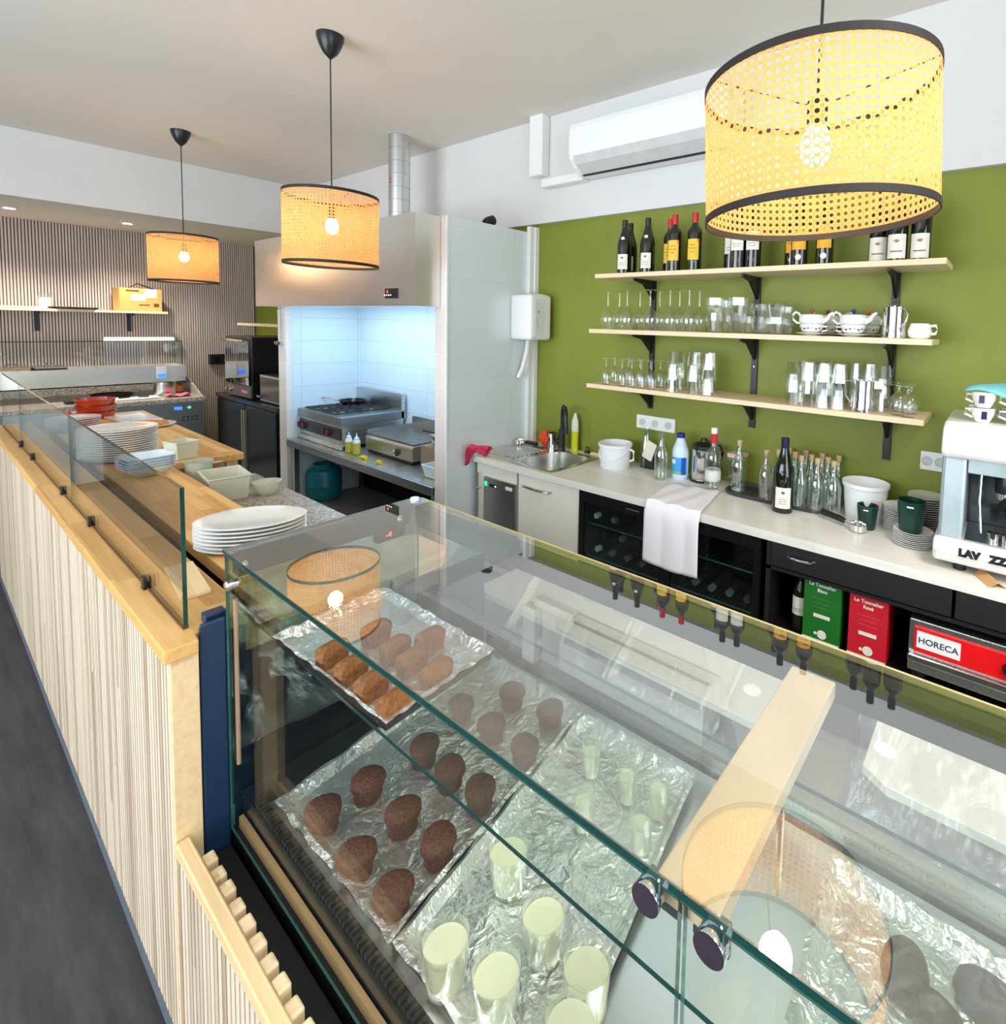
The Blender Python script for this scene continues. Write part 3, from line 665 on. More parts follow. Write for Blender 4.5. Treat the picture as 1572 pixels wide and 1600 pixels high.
BL = [(984, 2.54, 'plain', 'black wine bottle with white label at the left end of the top shelf, back row'),
      (975, 2.45, 'plain', 'black wine bottle with white label, first from the left in the front row'),
      (1011, 2.46, 'plain', 'black wine bottle with white label, second in the front row of the top shelf'),
      (1046, 2.55, 'yellow', 'red-capped wine bottle with yellow label, half hidden in the back row'),
      (1053, 2.46, 'yellow', 'red-capped wine bottle with yellow label in front of its twin'),
      (1084, 2.47, 'yellow', 'red-capped wine bottle with yellow label standing on its own'),
      (1142, 2.56, 'white', 'wine bottle with white label behind two others under the nearest lamp'),
      (1152, 2.46, 'white', 'wine bottle with white label, left one of the pair under the nearest lamp'),
      (1176, 2.47, 'white', 'wine bottle with white label, right one of the pair under the nearest lamp'),
      (1238, 2.55, 'amber', 'amber-labelled wine bottle in the back row behind the round-sealed ones'),
      (1248, 2.46, 'amber', 'amber-labelled wine bottle with round white seal, left of two in front'),
      (1287, 2.46, 'amber', 'amber-labelled wine bottle with round white seal, right of two in front'),
      (1371, 2.50, 'crest', 'crest-labelled wine bottle, leftmost of three at the right end of the top shelf'),
      (1400, 2.45, 'crest', 'crest-labelled wine bottle, middle one of three at the right end'),
      (1436, 2.47, 'crest', 'crest-labelled wine bottle nearest the right end of the top shelf')]
for (u, x, k, lab) in BL:
    o = wine_bottle(lab, rowpt(u, x, S1), k, s=1.0)
    o['group'] = 'wine bottles on the top shelf'
    dx, dy = -x, -o.location.y
    o.rotation_euler = (0, 0, math.atan2(o.location.y, o.location.x) * (.5 if k != 'crest' else .35))

# ---- drinking glasses
def lathe_obj(name, prof, mat_, n=20, parent=None, loc=(0, 0, 0)):
    return MB().lathe(prof, n).build(name, mat_, parent, loc)
# upturned wine glass: rim down
WG = [(.031, 0), (.037, .03), (.041, .055), (.040, .075), (.030, .10), (.012, .122), (.005, .135), (.0042, .20), (.006, .215), (.035, .2205), (.036, .222), (.034, .2235), (.0, .2245)]
SG = [(.024, 0), (.0275, .03), (.028, .06), (.022, .082), (.008, .096), (.0045, .105), (.0045, .135), (.007, .145), (.030, .150), (.030, .152), (0, .153)]
def glass_thing(name, label, prof, loc, group, bowlsplit, n=18):
    o = thing(name, label, 'glass', loc, 0, group)
    MB().lathe(prof[:bowlsplit], n).build('bowl', DRINK, o)
    MB().lathe(prof[bowlsplit - 1:-3], n).build('stem', DRINK, o)
    MB().lathe(prof[-4:], n).build('foot', DRINK, o)
    return o
proto = None
front = [950, 980, 1016, 1047, 1077]; back = [968, 1000, 1031, 1062, 1093]
for rown, xs, X in (('front', front, 2.455), ('back', back, 2.56)):
    for i, u in enumerate(xs):
        lab = '%s upturned wine glass from the left in the %s row of the middle shelf' % (ORD[i], rown)
        p = at(u, 480, x=X); L = (X, p.y, S2)
        if proto is None: proto = glass_thing('wine_glass', lab, WG, L, 'upturned wine glasses on the middle shelf', 7)
        else: dup(proto, L, label=lab)
proto = None
for rown, xs, X in (('front', [947, 972, 987, 1002, 1018], 2.45), ('back', [960, 982, 1000, 1016, 1032, 1047], 2.56)):
    for i, u in enumerate(xs):
        lab = '%s upturned small stemmed glass from the left in the %s row of the lowest shelf' % (ORD[i], rown)
        p = at(u, 580, x=X); L = (X, p.y, S3)
        if proto is None: proto = glass_thing('stemmed_glass', lab, SG, L, 'upturned stemmed glasses on the lowest shelf', 6)
        else: dup(proto, L, label=lab)
def facet_tumbler(name, label, loc, r0, r1, h, group, nf=10):
    w = MB(); t_ = .0025
    prof = [(0, .006), (r0 - t_, .008), (r1 - t_, h - .001), (r1, h), (r1 * .99, h * .62), (r0 * 1.0, .004), (r0 * .9, 0), (0, 0)]
    w.lathe(prof, nf, smooth=False)
    o = w.build(name, DRINK, None, loc); return tag(o, label, 'glass', group)
# stacked tumblers: middle shelf (mouth up, two high)
def stacks(name, cols, levels, mk, dz, base, labf, group):
    """columns of stacked glasses; each glass its own object"""
    pr = None
    for ci, (u, X, s) in enumerate(cols):
        p = at(u, 560, x=X)
        for lv in range(levels):
            L = (X, p.y, base + lv * dz * s); lab = labf(ci, lv)
            if pr is None: q = pr = mk(lab, L)
            else:
                q = pr.copy(); COL.objects.link(q); q.location = L; q['label'] = lab
            q.scale = (s, s, s); q.rotation_euler = (0, 0, ci * .7 + lv)
stacks('tumbler', ((1115, 2.45, 1.15), (1150, 2.45, 1.15), (1132, 2.57, 1.1), (1184, 2.47, .95), (1211, 2.47, .95), (1165, 2.57, 1.), (1198, 2.57, .92), (1226, 2.56, .88)), 2,
       lambda lab, L: facet_tumbler('tumbler', lab, L, .029, .041, .085, 'tumblers stacked on the middle shelf'), .066, S2,
       lambda c, l: '%s glass tumbler of the %s two-high stack on the middle shelf' % (['lower', 'upper'][l], ORD[c]), '')

def slim(lab, L, grp):
    h = .092; w = MB().lathe([(0, h - .006), (.026, h - .006), (.0345, 0), (.037, 0), (.036, .02), (.0285, h - .002), (.026, h), (0, h)], 10, smooth=False)
    return tag(w.build('tumbler', DRINK, None, L), lab, 'glass', grp)
stacks('tumbler', ((1053, 2.45, .92), (1084, 2.45, .92), (1064, 2.56, .92), (1090, 2.56, .92), (1108, 2.47, .92), (1112, 2.58, .92)), 3,
       lambda lab, L: slim(lab, L, 'upturned tumblers stacked on the lowest shelf'), .070, S3,
       lambda c, l: '%s upturned tumbler of stack %s near the left uprights, lowest shelf' % (['bottom', 'middle', 'top'][l], 'one two three four five six'.split()[c]), '')
stacks('tumbler', ((1241, 2.46, .93), (1266, 2.46, .93), (1290, 2.46, .93), (1314, 2.46, .93), (1340, 2.60, .93), (1382, 2.545, .93), (1256, 2.585, .93), (1280, 2.585, .93), (1304, 2.585, .93), (1362, 2.60, .93)), 3,
       lambda lab, L: slim(lab, L, 'upturned tumblers in the wide block behind the steel jug'), .062, S3,
       lambda c, l: '%s upturned tumbler of the %s stack behind the steel jug' % (['bottom', 'middle', 'top'][l], ORD[c]), '')
# goblets upturned at the right end
GB = [(.026, 0), (.033, .02), (.036, .045), (.030, .07), (.012, .088), (.006, .094), (.0085, .10), (.006, .106), (.008, .118), (.033, .126), (.033, .128), (0, .129)]
pr = None
for i, (u, X) in enumerate(((1404, 2.47), (1419, 2.44), (1424, 2.55), (1405, 2.58))):
    p = at(u, 620, x=X); lab = '%s upturned round goblet at the right end of the lowest shelf' % ['left front', 'right front', 'right rear', 'left rear'][i]
    if pr is None: pr = glass_thing('goblet', lab, GB, (X, p.y, S3), 'goblets at the right end of the lowest shelf', 6)
    else: dup(pr, (X, p.y, S3), label=lab)

# ---- teapots on cups, jugs, creamer
def teapot(label, loc, knob, leaf, rz=0):
    o = thing('teapot', label, 'teapot', loc, rz, 'tea-for-one teapots')
    w = MB().lathe([(0, .0), (.040, .0), (.042, .004), (.052, .012), (.056, .03), (.054, .042), (.048, .05), (.030, .053), (.0, .053)], 28); w.build('pot_body', CERAM, o)
    MB().tube([(0, .048, .012), (0, .066, .012), (0, .084, .028), (0, .086, .048), (0, .074, .062), (0, .058, .055), (0, .05, .04)], .0055, 8).build('handle', CERAM, o)
    MB().tube([(0, -.045, .02), (0, -.068, .032), (0, -.078, .05), (0, -.092, .06)], [.014, .011, .008, .006], 10).build('spout', CERAM, o)
    MB().lathe([(0, .056), (.028, .054), (.030, .051), (0, .051)], 20).build('lid', plain('lid_' + knob[0], knob[1], .3), o)
    MB().lathe([(.0, .056), (.006, .057), (.010, .066), (.008, .074), (0, .077)], 14).build('lid_knob', plain('knob_' + knob[0], knob[2], .3), o)
    return o
def cup_saucer(label, loc, leafcol, side):
    o = thing('teacup', label, 'cup', loc, 0, 'teacups under the teapots')
    w = MB().lathe([(0, 0), (.022, 0), (.024, .006), (.040, .014), (.050, .034), (.051, .046), (.049, .046), (.047, .034), (.036, .016), (0, .012)], 28); c = w.build('cup_bowl', CERAM, o)
    MB().tube([(0, side * .048, .036), (0, side * .068, .036), (0, side * .07, .02), (0, side * .046, .014)], .004, 8).build('handle', CERAM, o)
    b = MB()
    for k in range(7):
        a = PI - 1.1 + k * .36; R = .0485; zz = .028 + .004 * math.sin(k * 2.1)
        b.add([(R * math.cos(a + da), R * math.sin(a + da), zz + dz_) for da, dz_ in ((-.14, 0), (0, .005), (.14, .001), (0, -.004))], [(0, 1, 2, 3)], 0)
    b.build('leaf_pattern', plain('leaf_' + leafcol[0], leafcol[1], .3), c)
    return o
def saucer(label, loc):
    return tag(MB().lathe([(0, 0), (.028, 0), (.032, .003), (.066, .011), (.067, .013), (.030, .006), (0, .005)], 30).build('saucer', CERAM, None, loc), label, 'saucer', 'saucers on the middle shelf')
pots = ((1268, 2.47, ('maroon', s2l(110, 40, 30), s2l(150, 80, 50)), ('wine', s2l(110, 40, 60)), 'left front', -1), (1333, 2.47, ('navy', s2l(30, 40, 80), s2l(30, 60, 120)), ('blue', s2l(50, 60, 110)), 'right front', 1),
        (1293, 2.60, ('brown', s2l(120, 60, 40), s2l(120, 50, 40)), ('plum', s2l(90, 50, 60)), 'left rear', -1), (1356, 2.60, ('orange', s2l(180, 70, 30), s2l(220, 100, 40)), ('teal', s2l(40, 80, 110)), 'right rear', 1))
for (u, X, knob, lf, lab, sd) in pots:
    p = at(u, 510, x=X); y = p.y
    saucer('white saucer under the %s teapot and cup' % lab, (X, y, S2))
    cup_saucer('patterned white teacup under the %s teapot' % lab, (X, y, S2 + .0055), lf, sd)
    teapot('white teapot with %s lid stacked on its cup, %s' % (knob[0], lab), (X, y, S2 + .0445), knob, lf)
def steel_jug(label, loc, r, h, flip=1, rz=0, thick=.004):
    o = thing('steel_jug', label, 'jug', loc, rz)
    MB().lathe([(0, 0), (r * 1.02, 0), (r * 1.04, .004), (r * .98, h * .2), (r * .93, h * .7), (r * .97, h), (r * .94, h), (r * .90, h * .7), (r * .9, .01), (0, .01)], 30).build('jug_body', STEELP, o)
    MB().prism([(-.018, 0), (.0, .028), (.018, 0)], h - .03, h, T=Matrix.Translation((0, -flip * r * .9, 0)) @ Matrix.Rotation(PI if flip > 0 else 0, 4, 'Z')).build('pouring_lip', STEELP, o)
    MB().tube([(0, flip * r * .9, h * .92), (0, flip * (r + .02), h * .96), (0, flip * (r + .045), h * .85), (0, flip * (r + .035), h * .55), (0, flip * r * .95, h * .2)], .0035, 8).build('jug_handle', STEELP, o)
    return o
q = at(1397, 520, x=2.47); steel_jug('tall steel milk jug beside the teapots on the middle shelf', (2.47, q.y, S2), .048, .128, -1, rz=-.9)
q = at(1349, 640, x=2.455); steel_jug('polished steel jug with open wire handle in front of the tumblers', (2.455, q.y, S3), .047, .135, 1)
o = thing('creamer', 'small white creamer at the right end of the middle shelf', 'jug', (2.46, at(1437, 520, x=2.46).y, S2))
MB().lathe([(0, 0), (.030, 0), (.040, .01), (.044, .03), (.036, .055), (.034, .062), (.031, .062), (.034, .05), (.038, .03), (0, .01)], 24).build('pot_body', CERAM, o)
MB().tube([(0, -.036, .052), (0, -.055, .055), (0, -.062, .038), (0, -.055, .022), (0, -.04, .02)], .006, 8).build('handle', CERAM, o)
# ================================================================== GREEN-WALL WORKTOP AND CABINETS
FX = 2.12
MARB = wood('whitewashed_laminate', s2l(206, 200, 188), s2l(232, 228, 220), 1, stave=(.16, 2.5), rough=.3)
WY0, WY1 = -1.2, PY - .004
sk = (2.16, 2.58, 2.02, 2.36)          # bowl opening x0 x1 y0 y1
w = MB()
for (a, b, c_, d_) in ((FX, WX, WY0, sk[2]), (FX, WX, sk[3], WY1), (FX, sk[0], sk[2], sk[3]), (sk[1], WX, sk[2], sk[3])): w.box(a - 2.4, b - 2.4, c_ - .75, d_ - .75, -.038, 0)
tag(w.build('worktop', MARB, None, (2.4, .75, WT)), 'long whitewashed laminate worktop along the green wall', 'worktop')
UW = plain('cream_cabinet_front', s2l(230, 226, 214), .4, var=.01)
def rot_handle(w, y0, y1, x, z, sag=.012, r=.006):
    pts = [(x + .02, y1, z), (x, y1 - .01, z)] + [(x - .012 * math.sin(PI * k / 8), y1 - .01 - (y1 - y0 - .02) * k / 8, z - sag * 0) for k in range(1, 8)] + [(x, y0 + .01, z), (x + .02, y0, z)]
    return w.tube(pts, r, 8)
# dishwasher bay
o = thing('glass_washer', 'stainless glass washer with green lamp beside the white cabinet', 'dishwasher', (2.4, 2.46, 0))
MB().box(-.24, .22, -.165, .20, .05, .60).box(-.24, -.222, -.165, .20, .60, .725).build('housing', UW, o)
MB().box(-.256, -.24, -.165, .12, .10, .64).build('front_panel', steel('washer_front', (.42, .41, .38), .3), o, bevel=.003)
MB().box(-.258, -.256, .085, .108, .585, .612).build('power_lamp', plain('green_lamp', (.02, .6, .25), .3, emit=1.2), o)
w = MB().box(-.2585, -.256, -.005, .062, .586, .606).build('button_bar', BLACK, o)
MB().box(-.2595, -.2585, .0, .010, .592, .600).build('button_light', plain('white_led', (.9, .95, 1), .3, emit=2), w)
MB().box(-.2585, -.256, -.14, -.085, .596, .616).build('name_plate', WPLAST, o)
MB().tube([(-.262, .165, .66), (-.262, .165, .30)], .006).tube([(-.275, .165, .56), (-.248, .155, .56)], .006).build('water_pipe', CHROME, o)
# white door cabinet
o = thing('base_cabinet', 'white base cabinet with bow handle left of the wine fridge', 'cabinet', (2.4, 2.035, 0))
MB().box(-.23, .2, -.235, .245, .05, .60).box(-.23, -.222, -.235, .245, .60, .725).build('carcass', UW, o)
dr = MB().box(-.252, -.232, -.233, .235, .07, .715).build('door', UW, o, bevel=.003)
rot_handle(MB(), -.03, .19, -.272, .655).build('handle', STEELP, dr)
# black wine fridge with two wire-shelf bays
fr = thing('wine_fridge', 'black under-counter wine fridge with glass doors full of bottles', 'fridge', (2.4, 1.285, 0))
FB = plain('fridge_black', (.005, .005, .006), .25)
w = MB().box(-.24, .25, -.5, -.47, .04, .725).box(-.24, .25, .475, .505, .04, .725).box(.22, .25, -.5, .505, .04, .725).box(-.24, .25, -.5, .505, .04, .10).box(-.24, .25, -.5, .505, .69, .725).box(-.24, .25, -.045, -.02, .10, .69)
w.build('cabinet_body', FB, fr)
w = MB()
for (a, b) in ((-.5, -.03), (-.03, .505)): w.box(-.262, -.242, a, b, .665, .725).box(-.262, -.242, a, a + .03, .04, .665).box(-.262, -.242, b - .03, b, .04, .665).box(-.262, -.242, a, b, .04, .09)
w.build('door_frame', FB, fr)
for (a, b) in ((-.47, -.06), (0, .475)): MB().box(-.256, -.252, a, b, .09, .665).build('door_glass', glass('fridge_glass', (.8, .9, .88)), fr)
TEALW = plain('teal_wire', (.02, .09, .10), .3, metal=.5)
for (a, b) in ((-.47, -.045), (-.02, .475)):
    for zz in (.36, .54):
        w = MB().tube([(-.225, a, zz), (-.225, b, zz)], .004, 6).tube([(.2, a, zz), (.2, b, zz)], .003, 6)
        y = a + .01
        while y < b: w.tube([(-.225, y, zz), (.2, y, zz)], .0014, 4); y += .022
        w.build('wire_shelf', TEALW, fr)
MB().box(-.2635, -.262, .12, .20, .685, .691).build('badge', CHROME, fr)
NECK = [(0, 0), (.0145, 0), (.0155, .002), (.0155, .03), (.0135, .032), (.014, .08), (.022, .11), (.036, .14), (.037, .30), (.03, .305), (0, .305)]
pr = None
CAPS = [s2l(206, 210, 205), s2l(120, 122, 120), s2l(110, 112, 118), s2l(120, 100, 78), s2l(30, 30, 34)]
lays = [(916 + 0, 905, 0), (943, 914, 1), (967, 922, 2), (992, 932, 3), (1090, 925, 1), (1085, 960 - 38, 4), (1110, 930, 1), (1136, 941, 4), (1162, 951, 2)]
k = 0
for (ys, zz, cols) in (([1.70, 1.605, 1.51, 1.415, 1.32], .36, [0, 1, 2, 3, 4]), ([1.20, 1.115, 1.03, .945, .86], .36, [4, 2, 1, 1, 3]), ([1.71, 1.60], .54, [0, 2]), ([1.66, 1.55, 1.45], .45, [4, 2, 4])):
    for i, y in enumerate(ys):
        z = zz + .042
        lab = '%s lying bottle from the left, %s level of the wine fridge, %s bay' % (ORD[i], {.36: 'lower', .54: 'upper', .45: 'middle'}[zz], 'left' if y > 1.26 else 'right')
        cm = plain('capsule_%d' % cols[i], CAPS[cols[i]], .3, metal=.4)
        if pr is None:
            pr = thing('lying_bottle', lab, 'bottle', (2.185, y, z), 0, 'bottles lying in the wine fridge')
            T = Matrix.Rotation(PI / 2, 4, 'Y')
            MB().lathe(NECK[4:], 18, T=T).build('bottle_glass', WINE, pr); MB().lathe(NECK[:5], 18, T=T).build('capsule', cm, pr)
            pr0 = pr
        else:
            q = dup(pr0, (2.185 + random.uniform(-.005, .01), y, z), label=lab)
            for c_ in bpy.data.objects[:]: pass
            for c_ in [c for c in bpy.data.objects if c.parent == q and c.name.startswith('capsule')]:
                c_.data = c_.data.copy(); c_.data.materials[0] = cm
# open black bay: drawer, two wine boxes, grill
bb = thing('black_base_unit', 'open black base unit with drawer right of the wine fridge', 'cabinet', (2.4, .12, 0))
w = MB().box(-.26, .27, .62, .64, .02, .725).box(.25, .27, -1.3, .64, .02, .725).box(-.26, .27, -1.3, .64, .30, .335).box(-.26, .27, -1.3, .64, .60, .615).box(-.26, -.24, -1.3, .64, .02, .30)
w.build('carcass', plain('black_board', (.006, .006, .006), .5), bb)
dr = MB().box(-.275, -.26, -.02, .615, .625, .722).build('drawer_front', plain('black_board', 0, 0), bb, bevel=.002)
rot_handle(MB(), .44, .55, -.292, .685, r=.004).build('handle', CHROME, dr)
MB().box(-.275, -.26, -1.3, -.03, .625, .722).build('drawer_front', plain('black_board', 0, 0), bb, bevel=.002)
w = MB(); y = .60
for k in range(26): w.tube([(-.25, .60 - k * .011, .34), (.1, .60 - k * .011, .34)], .002, 4)
tag(w.build('wire_rack', BLACKM, None, (2.4, .12, 0)), 'black wire rack under the green wine box', 'rack')
WI = plain('box_print_white', s2l(225, 225, 210), .6)
def winebox(label, body, col, colside, y0, y1, zt, sub):
    yc = (y0 + y1) / 2; zb = .343
    o = thing('wine_box', label, 'box', (2.16, yc, zb), 0)
    h = zt - zb; hw = (y0 - y1) / 2
    bx = MB().box(0, .17, -hw, hw, 0, h).build('carton', plain(col[0], col[1], .55), o, bevel=.002)
    MB().box(-.001, .0, -hw, hw, 0, .016).build('base_band', WI, bx)
    T = Matrix.Translation((0, 0, 0))
    text('Le Tonnelier', .020, WI, 'carton_title', bx, face_negx(-.0012, 0, h - .045), off=.0004)
    text(sub, .018, WI, 'carton_subtitle', bx, face_negx(-.0012, 0, h - .066), off=.0004)
    faint = plain(col[0] + '_faint', tuple(x * .6 + .08 for x in col[1]), .6)
    w = MB()
    for k, ww in enumerate((.04, .03, .035)): w.box(-.0012, 0, -ww, ww, h - .095 - k * .018, h - .0935 - k * .018)
    w.build('fine_print', faint, bx)
    MB().box(-.0012, 0, -.033, .030, h - .172, h - .158).build('print_panel', WI, bx)
    w = MB().lathe([(0, 0), (.018, 0), (.018, .001), (0, .001)], 20, T=Matrix.Translation((0, -.005, .040)) @ Matrix.Rotation(-PI / 2, 4, 'Y'))
    w.lathe([(0, 0), (.006, 0), (.006, .001), (0, .001)], 14, T=Matrix.Translation((0, .020, .040)) @ Matrix.Rotation(-PI / 2, 4, 'Y')).build('round_emblem', WI, bx)
winebox('green bag-in-box wine carton under the worktop', '', ('carton_green', s2l(16, 104, 24)), None, .605, .462, .622, 'Blanc')
winebox('red bag-in-box wine carton under the worktop', '', ('carton_red', s2l(196, 10, 34)), None, .432, .296, .612, 'Rosé')
o = wine_bottle('dark wine bottle with white label behind the green wine box', (2.22, .635, .343), 'white', s=.85)
# grill with red front
g = thing('salamander_grill', 'stainless counter grill with red HORECA front panel under the worktop', 'grill', (2.3, -.1, .335))
MB().box(-.17, .2, -.45, .322, .055, .245).build('housing', STEEL, g, bevel=.004)
MB().box(-.178, -.17, -.44, .305, .132, .222).build('red_front', plain('red_enamel', s2l(224, 18, 22), .3), g, bevel=.002)
MB().box(-.180, -.178, .165, .296, .15, .21).build('maker_plate', WPLAST, g)
text('HORECA', .030, plain('plate_ink', (.03, .03, .06), .5), 'plate_text', g, face_negx(-.1806, .231, .169), off=.0003)
MB().lathe([(0, 0), (.020, 0), (.018, .018), (0, .018)], 20, T=Matrix.Translation((-.178, .03, .175)) @ Matrix.Rotation(-PI / 2, 4, 'Y')).build('knob', BLACK, g)
MB().box(-.19, -.165, -.45, .322, .095, .125).build('front_rail', STEELP, g, bevel=.006)
for y in (-.42, .29): MB().box(-.14, .16, y - .02, y + .02, 0, .055).build('foot', BLACK, g)

# ---- sink
sn = thing('sink', 'inset stainless sink with ribbed drainer at the left end of the worktop', 'sink', (2.38, 2.3, WT))
def sinkbowl(u, v):
    # u around the superellipse, v from rim to centre
    a = 2 * PI * u; ca, sa = math.cos(a), math.sin(a); q = (abs(ca) ** 4 + abs(sa) ** 4) ** (-.25)
    k = min(1, v * 1.6); r_ = 1 - .12 * k if v < .62 else max(0.001, (1 - v) / .38 * .88)
    return ((.01 - .02) + .195 * ca * q * r_, -.11 + .155 * sa * q * r_, .002 - .13 * (1 - (1 - min(1, v / .62)) ** 2) if v < .62 else -.128 - .004 * (v - .62))
w = MB().grid(sinkbowl, 40, 14); w.build('bowl', steel('sink_steel', (.70, .69, .66), .22), sn)
rim = MB(); 
def rimf(u, v):
    a = 2 * PI * u; ca, sa = math.cos(a), math.sin(a); q = (abs(ca) ** 4 + abs(sa) ** 4) ** (-.25); q2 = (abs(ca) ** 14 + abs(sa) ** 14) ** (-1 / 14)
    x1, y1 = -.01 + .195 * ca * q, -.11 + .155 * sa * q; x2, y2 = -.005 + .225 * ca * q2, -.11 + .185 * sa * q2
    return (x1 + (x2 - x1) * v, y1 + (y2 - y1) * v, .003 + .001 * math.sin(v * PI))
rim.grid(rimf, 48, 3).build('rim', steel('sink_steel'), sn)
w = MB().box(-.22, .20, .075, .36, .0005, .003)
for k in range(9): w.tube([(-.15 + k * .037, .10, .003), (-.15 + k * .037, .33, .003)], .006, 6)
w.build('drainer', steel('sink_steel'), sn)
MB().lathe([(0, -.127), (.03, -.127), (.034, -.122), (.034, -.1235), (0, -.1235)], 20, (-.01, -.11, 0)).build('drain', CHROME, sn)
fc = thing('kitchen_tap', 'matt black swan-neck tap behind the sink', 'tap', (2.60, 2.34, WT), .9)
MB().cyl((0, 0, 0), .022, .14, 20).build('tap_base', BLACK, fc)
pts = [(0, 0, .13)] + [(-.0, 0, .13 + .03 * k) for k in range(1, 4)] + [(-.075 + .075 * math.cos(a), 0, .235 + .07 * math.sin(a)) for a in [k * PI / 8 for k in range(0, 9)]] + [(-.152, 0, .18), (-.155, 0, .14)]
MB().tube(pts, [.012] * (len(pts) - 2) + [.015, .014], 12).build('spout', BLACK, fc)
MB().tube([(0, .0, .06), (-.0, .045, .062)], .014, 12).tube([(0, .045, .062), (-.02, .07, .12)], .004, 8).build('lever', BLACK, fc)

# ---- things on the worktop
def W(u, v, x=None): return at(u, v, x=x) if x else at(u, v, z=WT)
def onwt(u, v, xmax=2.6):
    p = at(u, v, z=WT)
    if p.x > xmax: p = at(u, v, x=xmax); p.z = WT
    return (p.x, p.y, WT)
def clothy(name, label, cat, mat_, loc, fn, nu, nv, thick=.003):
    return tag(MB().grid(fn, nu, nv).build(name, mat_, None, loc, solid=thick), label, cat)
# pink cloth over the left corner
PINK = plain('pink_cloth', s2l(206, 50, 90), .9, var=.25, scale=60, bump=.4)
def pk(u, v):
    a = u * 2 * PI; l = v
    r0 = .022 + .012 * math.sin(a * 2 + l * 5) + .006 * math.sin(a * 5)
    x = -.05 + .0 * l; y = .03 + .0 * l
    c_ = Vector((-.02 - .075 * math.sin(l * 2.2), -.06 + .13 * l, .03 + .02 * math.sin(l * PI) - .09 * max(0, l - .55) ** 1.2 * 2))
    return c_ + Vector((r0 * math.cos(a) * .9, 0, r0 * math.sin(a)))
clothy('cleaning_cloth', 'crumpled pink cleaning cloth at the left front corner of the worktop', 'cloth', PINK, (2.17, 2.60, WT + .01), pk, 20, 14)
# portafilter lying on the drainer
def portafilter(label, loc, rz):
    o = thing('portafilter', label, 'portafilter', loc, rz)
    MB().lathe([(.030, 0), (.034, .004), (.034, .028), (.031, .030), (.030, .028), (.029, .008), (0, .006)], 26).build('basket', CHROME, o)
    MB().tube([(-.03, 0, .015), (-.06, 0, .02)], .008, 10).build('neck', CHROME, o)
    MB().tube([(-.06, 0, .02), (-.08, 0, .023), (-.13, 0, .025), (-.175, 0, .026), (-.18, 0, .026)], [.011, .014, .014, .016, .008], 14).build('handle', BLACK, o)
    MB().tube([(0, -.01, .0), (0, -.018, -.0)], .01, 8).build('spout', CHROME, o)
    return o
q = onwt(812, 684, 2.5); portafilter('portafilter with black handle lying on the sink drainer', (q[0], q[1], WT + .012), 1.5)
q = at(1342, 828, z=WT); portafilter('portafilter with black handle lying in front of the dark green cup', (q.x - .02, q.y + .0, WT + .004), -1.95)
# orange net, steel can, yellow bottle
ORN = plain('orange_cloth', s2l(224, 74, 30), .8, var=.35, scale=90, bump=.8)
def blob(u, v):
    a = u * 2 * PI; t_ = v * PI
    r_ = .036 * (1 + .18 * math.sin(3 * a + 4 * t_) + .12 * math.sin(7 * a + 2 * t_))
    return (r_ * math.sin(t_) * math.cos(a), r_ * math.sin(t_) * math.sin(a), .055 - .055 * math.cos(t_))
q = onwt(852, 693, 2.60); tag(MB().grid(blob, 28, 18).build('scouring_cloth', ORN, None, (q[0], q[1], WT + .004)), 'bundled orange scouring cloth behind the sink drainer', 'cloth')
q = onwt(868, 686, 2.60); tag(MB().lathe([(0, 0), (.028, 0), (.028, .10), (.026, .10), (.026, .01), (0, .01)], 24).build('steel_canister', STEELP, None, (q[0], q[1] + .03, WT + .003)), 'open steel canister beside the tap', 'canister')
o = thing('washing_up_liquid', 'washing-up bottle with yellow-green liquid behind the black tap', 'bottle', (2.645, 2.265, WT))
MB().lathe([(0, 0), (.028, 0), (.028, .13), (0, .13)], 18, sx=.6).build('liquid', plain('yellow_green_liquid', s2l(196, 200, 20), .2), o)
MB().lathe([(.028, .13), (.027, .20), (.014, .23), (.010, .25), (0, .25)], 18, sx=.6).build('bottle_top', plain('cloudy_plastic', s2l(215, 222, 200), .3), o)
o = thing('sink_plug', 'small black plug with ring standing against the green wall', 'plug', (2.65, 2.16, WT))
MB().lathe([(0, 0), (.02, 0), (.018, .012), (0, .014)], 16).build('stopper', BLACK, o)
MB().tube([(0, .012 * math.cos(a), .026 + .014 * math.sin(a)) for a in [k * PI / 6 for k in range(12)]], .0035, 6, closed=True).build('ring', BLACK, o)
tag(MB().box(-.012, .012, -.1, .1, 0, .012).build('wooden_spoon_rest', BATTEN, None, (2.655, 2.03, WT), bevel=.003), 'flat strip of pale wood lying along the green wall', 'wood strip')
# white bucket
o = thing('plastic_bucket', 'white plastic bucket with folded-down handle right of the sink', 'bucket', (2.50, 1.825, WT))
TUBM = plain('milky_plastic', s2l(232, 234, 236), .35, var=.01, subs=.1)
MB().lathe([(0, 0), (.083, 0), (.087, .006), (.093, .125), (.101, .128), (.101, .145), (.097, .146), (.090, .135), (.086, .01), (0, .008)], 36).build('bucket_body', TUBM, o)
MB().tube([(-.093 * math.cos(a), .093 * math.sin(a) * 1.04, .125 - .075 * math.cos(a)) for a in [-PI / 2 + PI * k / 14 for k in range(15)]], .004, 6).build('bucket_handle', WPLAST, o)
MB().tube([(.01, -.097, .12), (.01, -.125, .11), (.01, -.125, .06), (.01, -.10, .05)], .007, 8).build('side_grip', WPLAST, o)
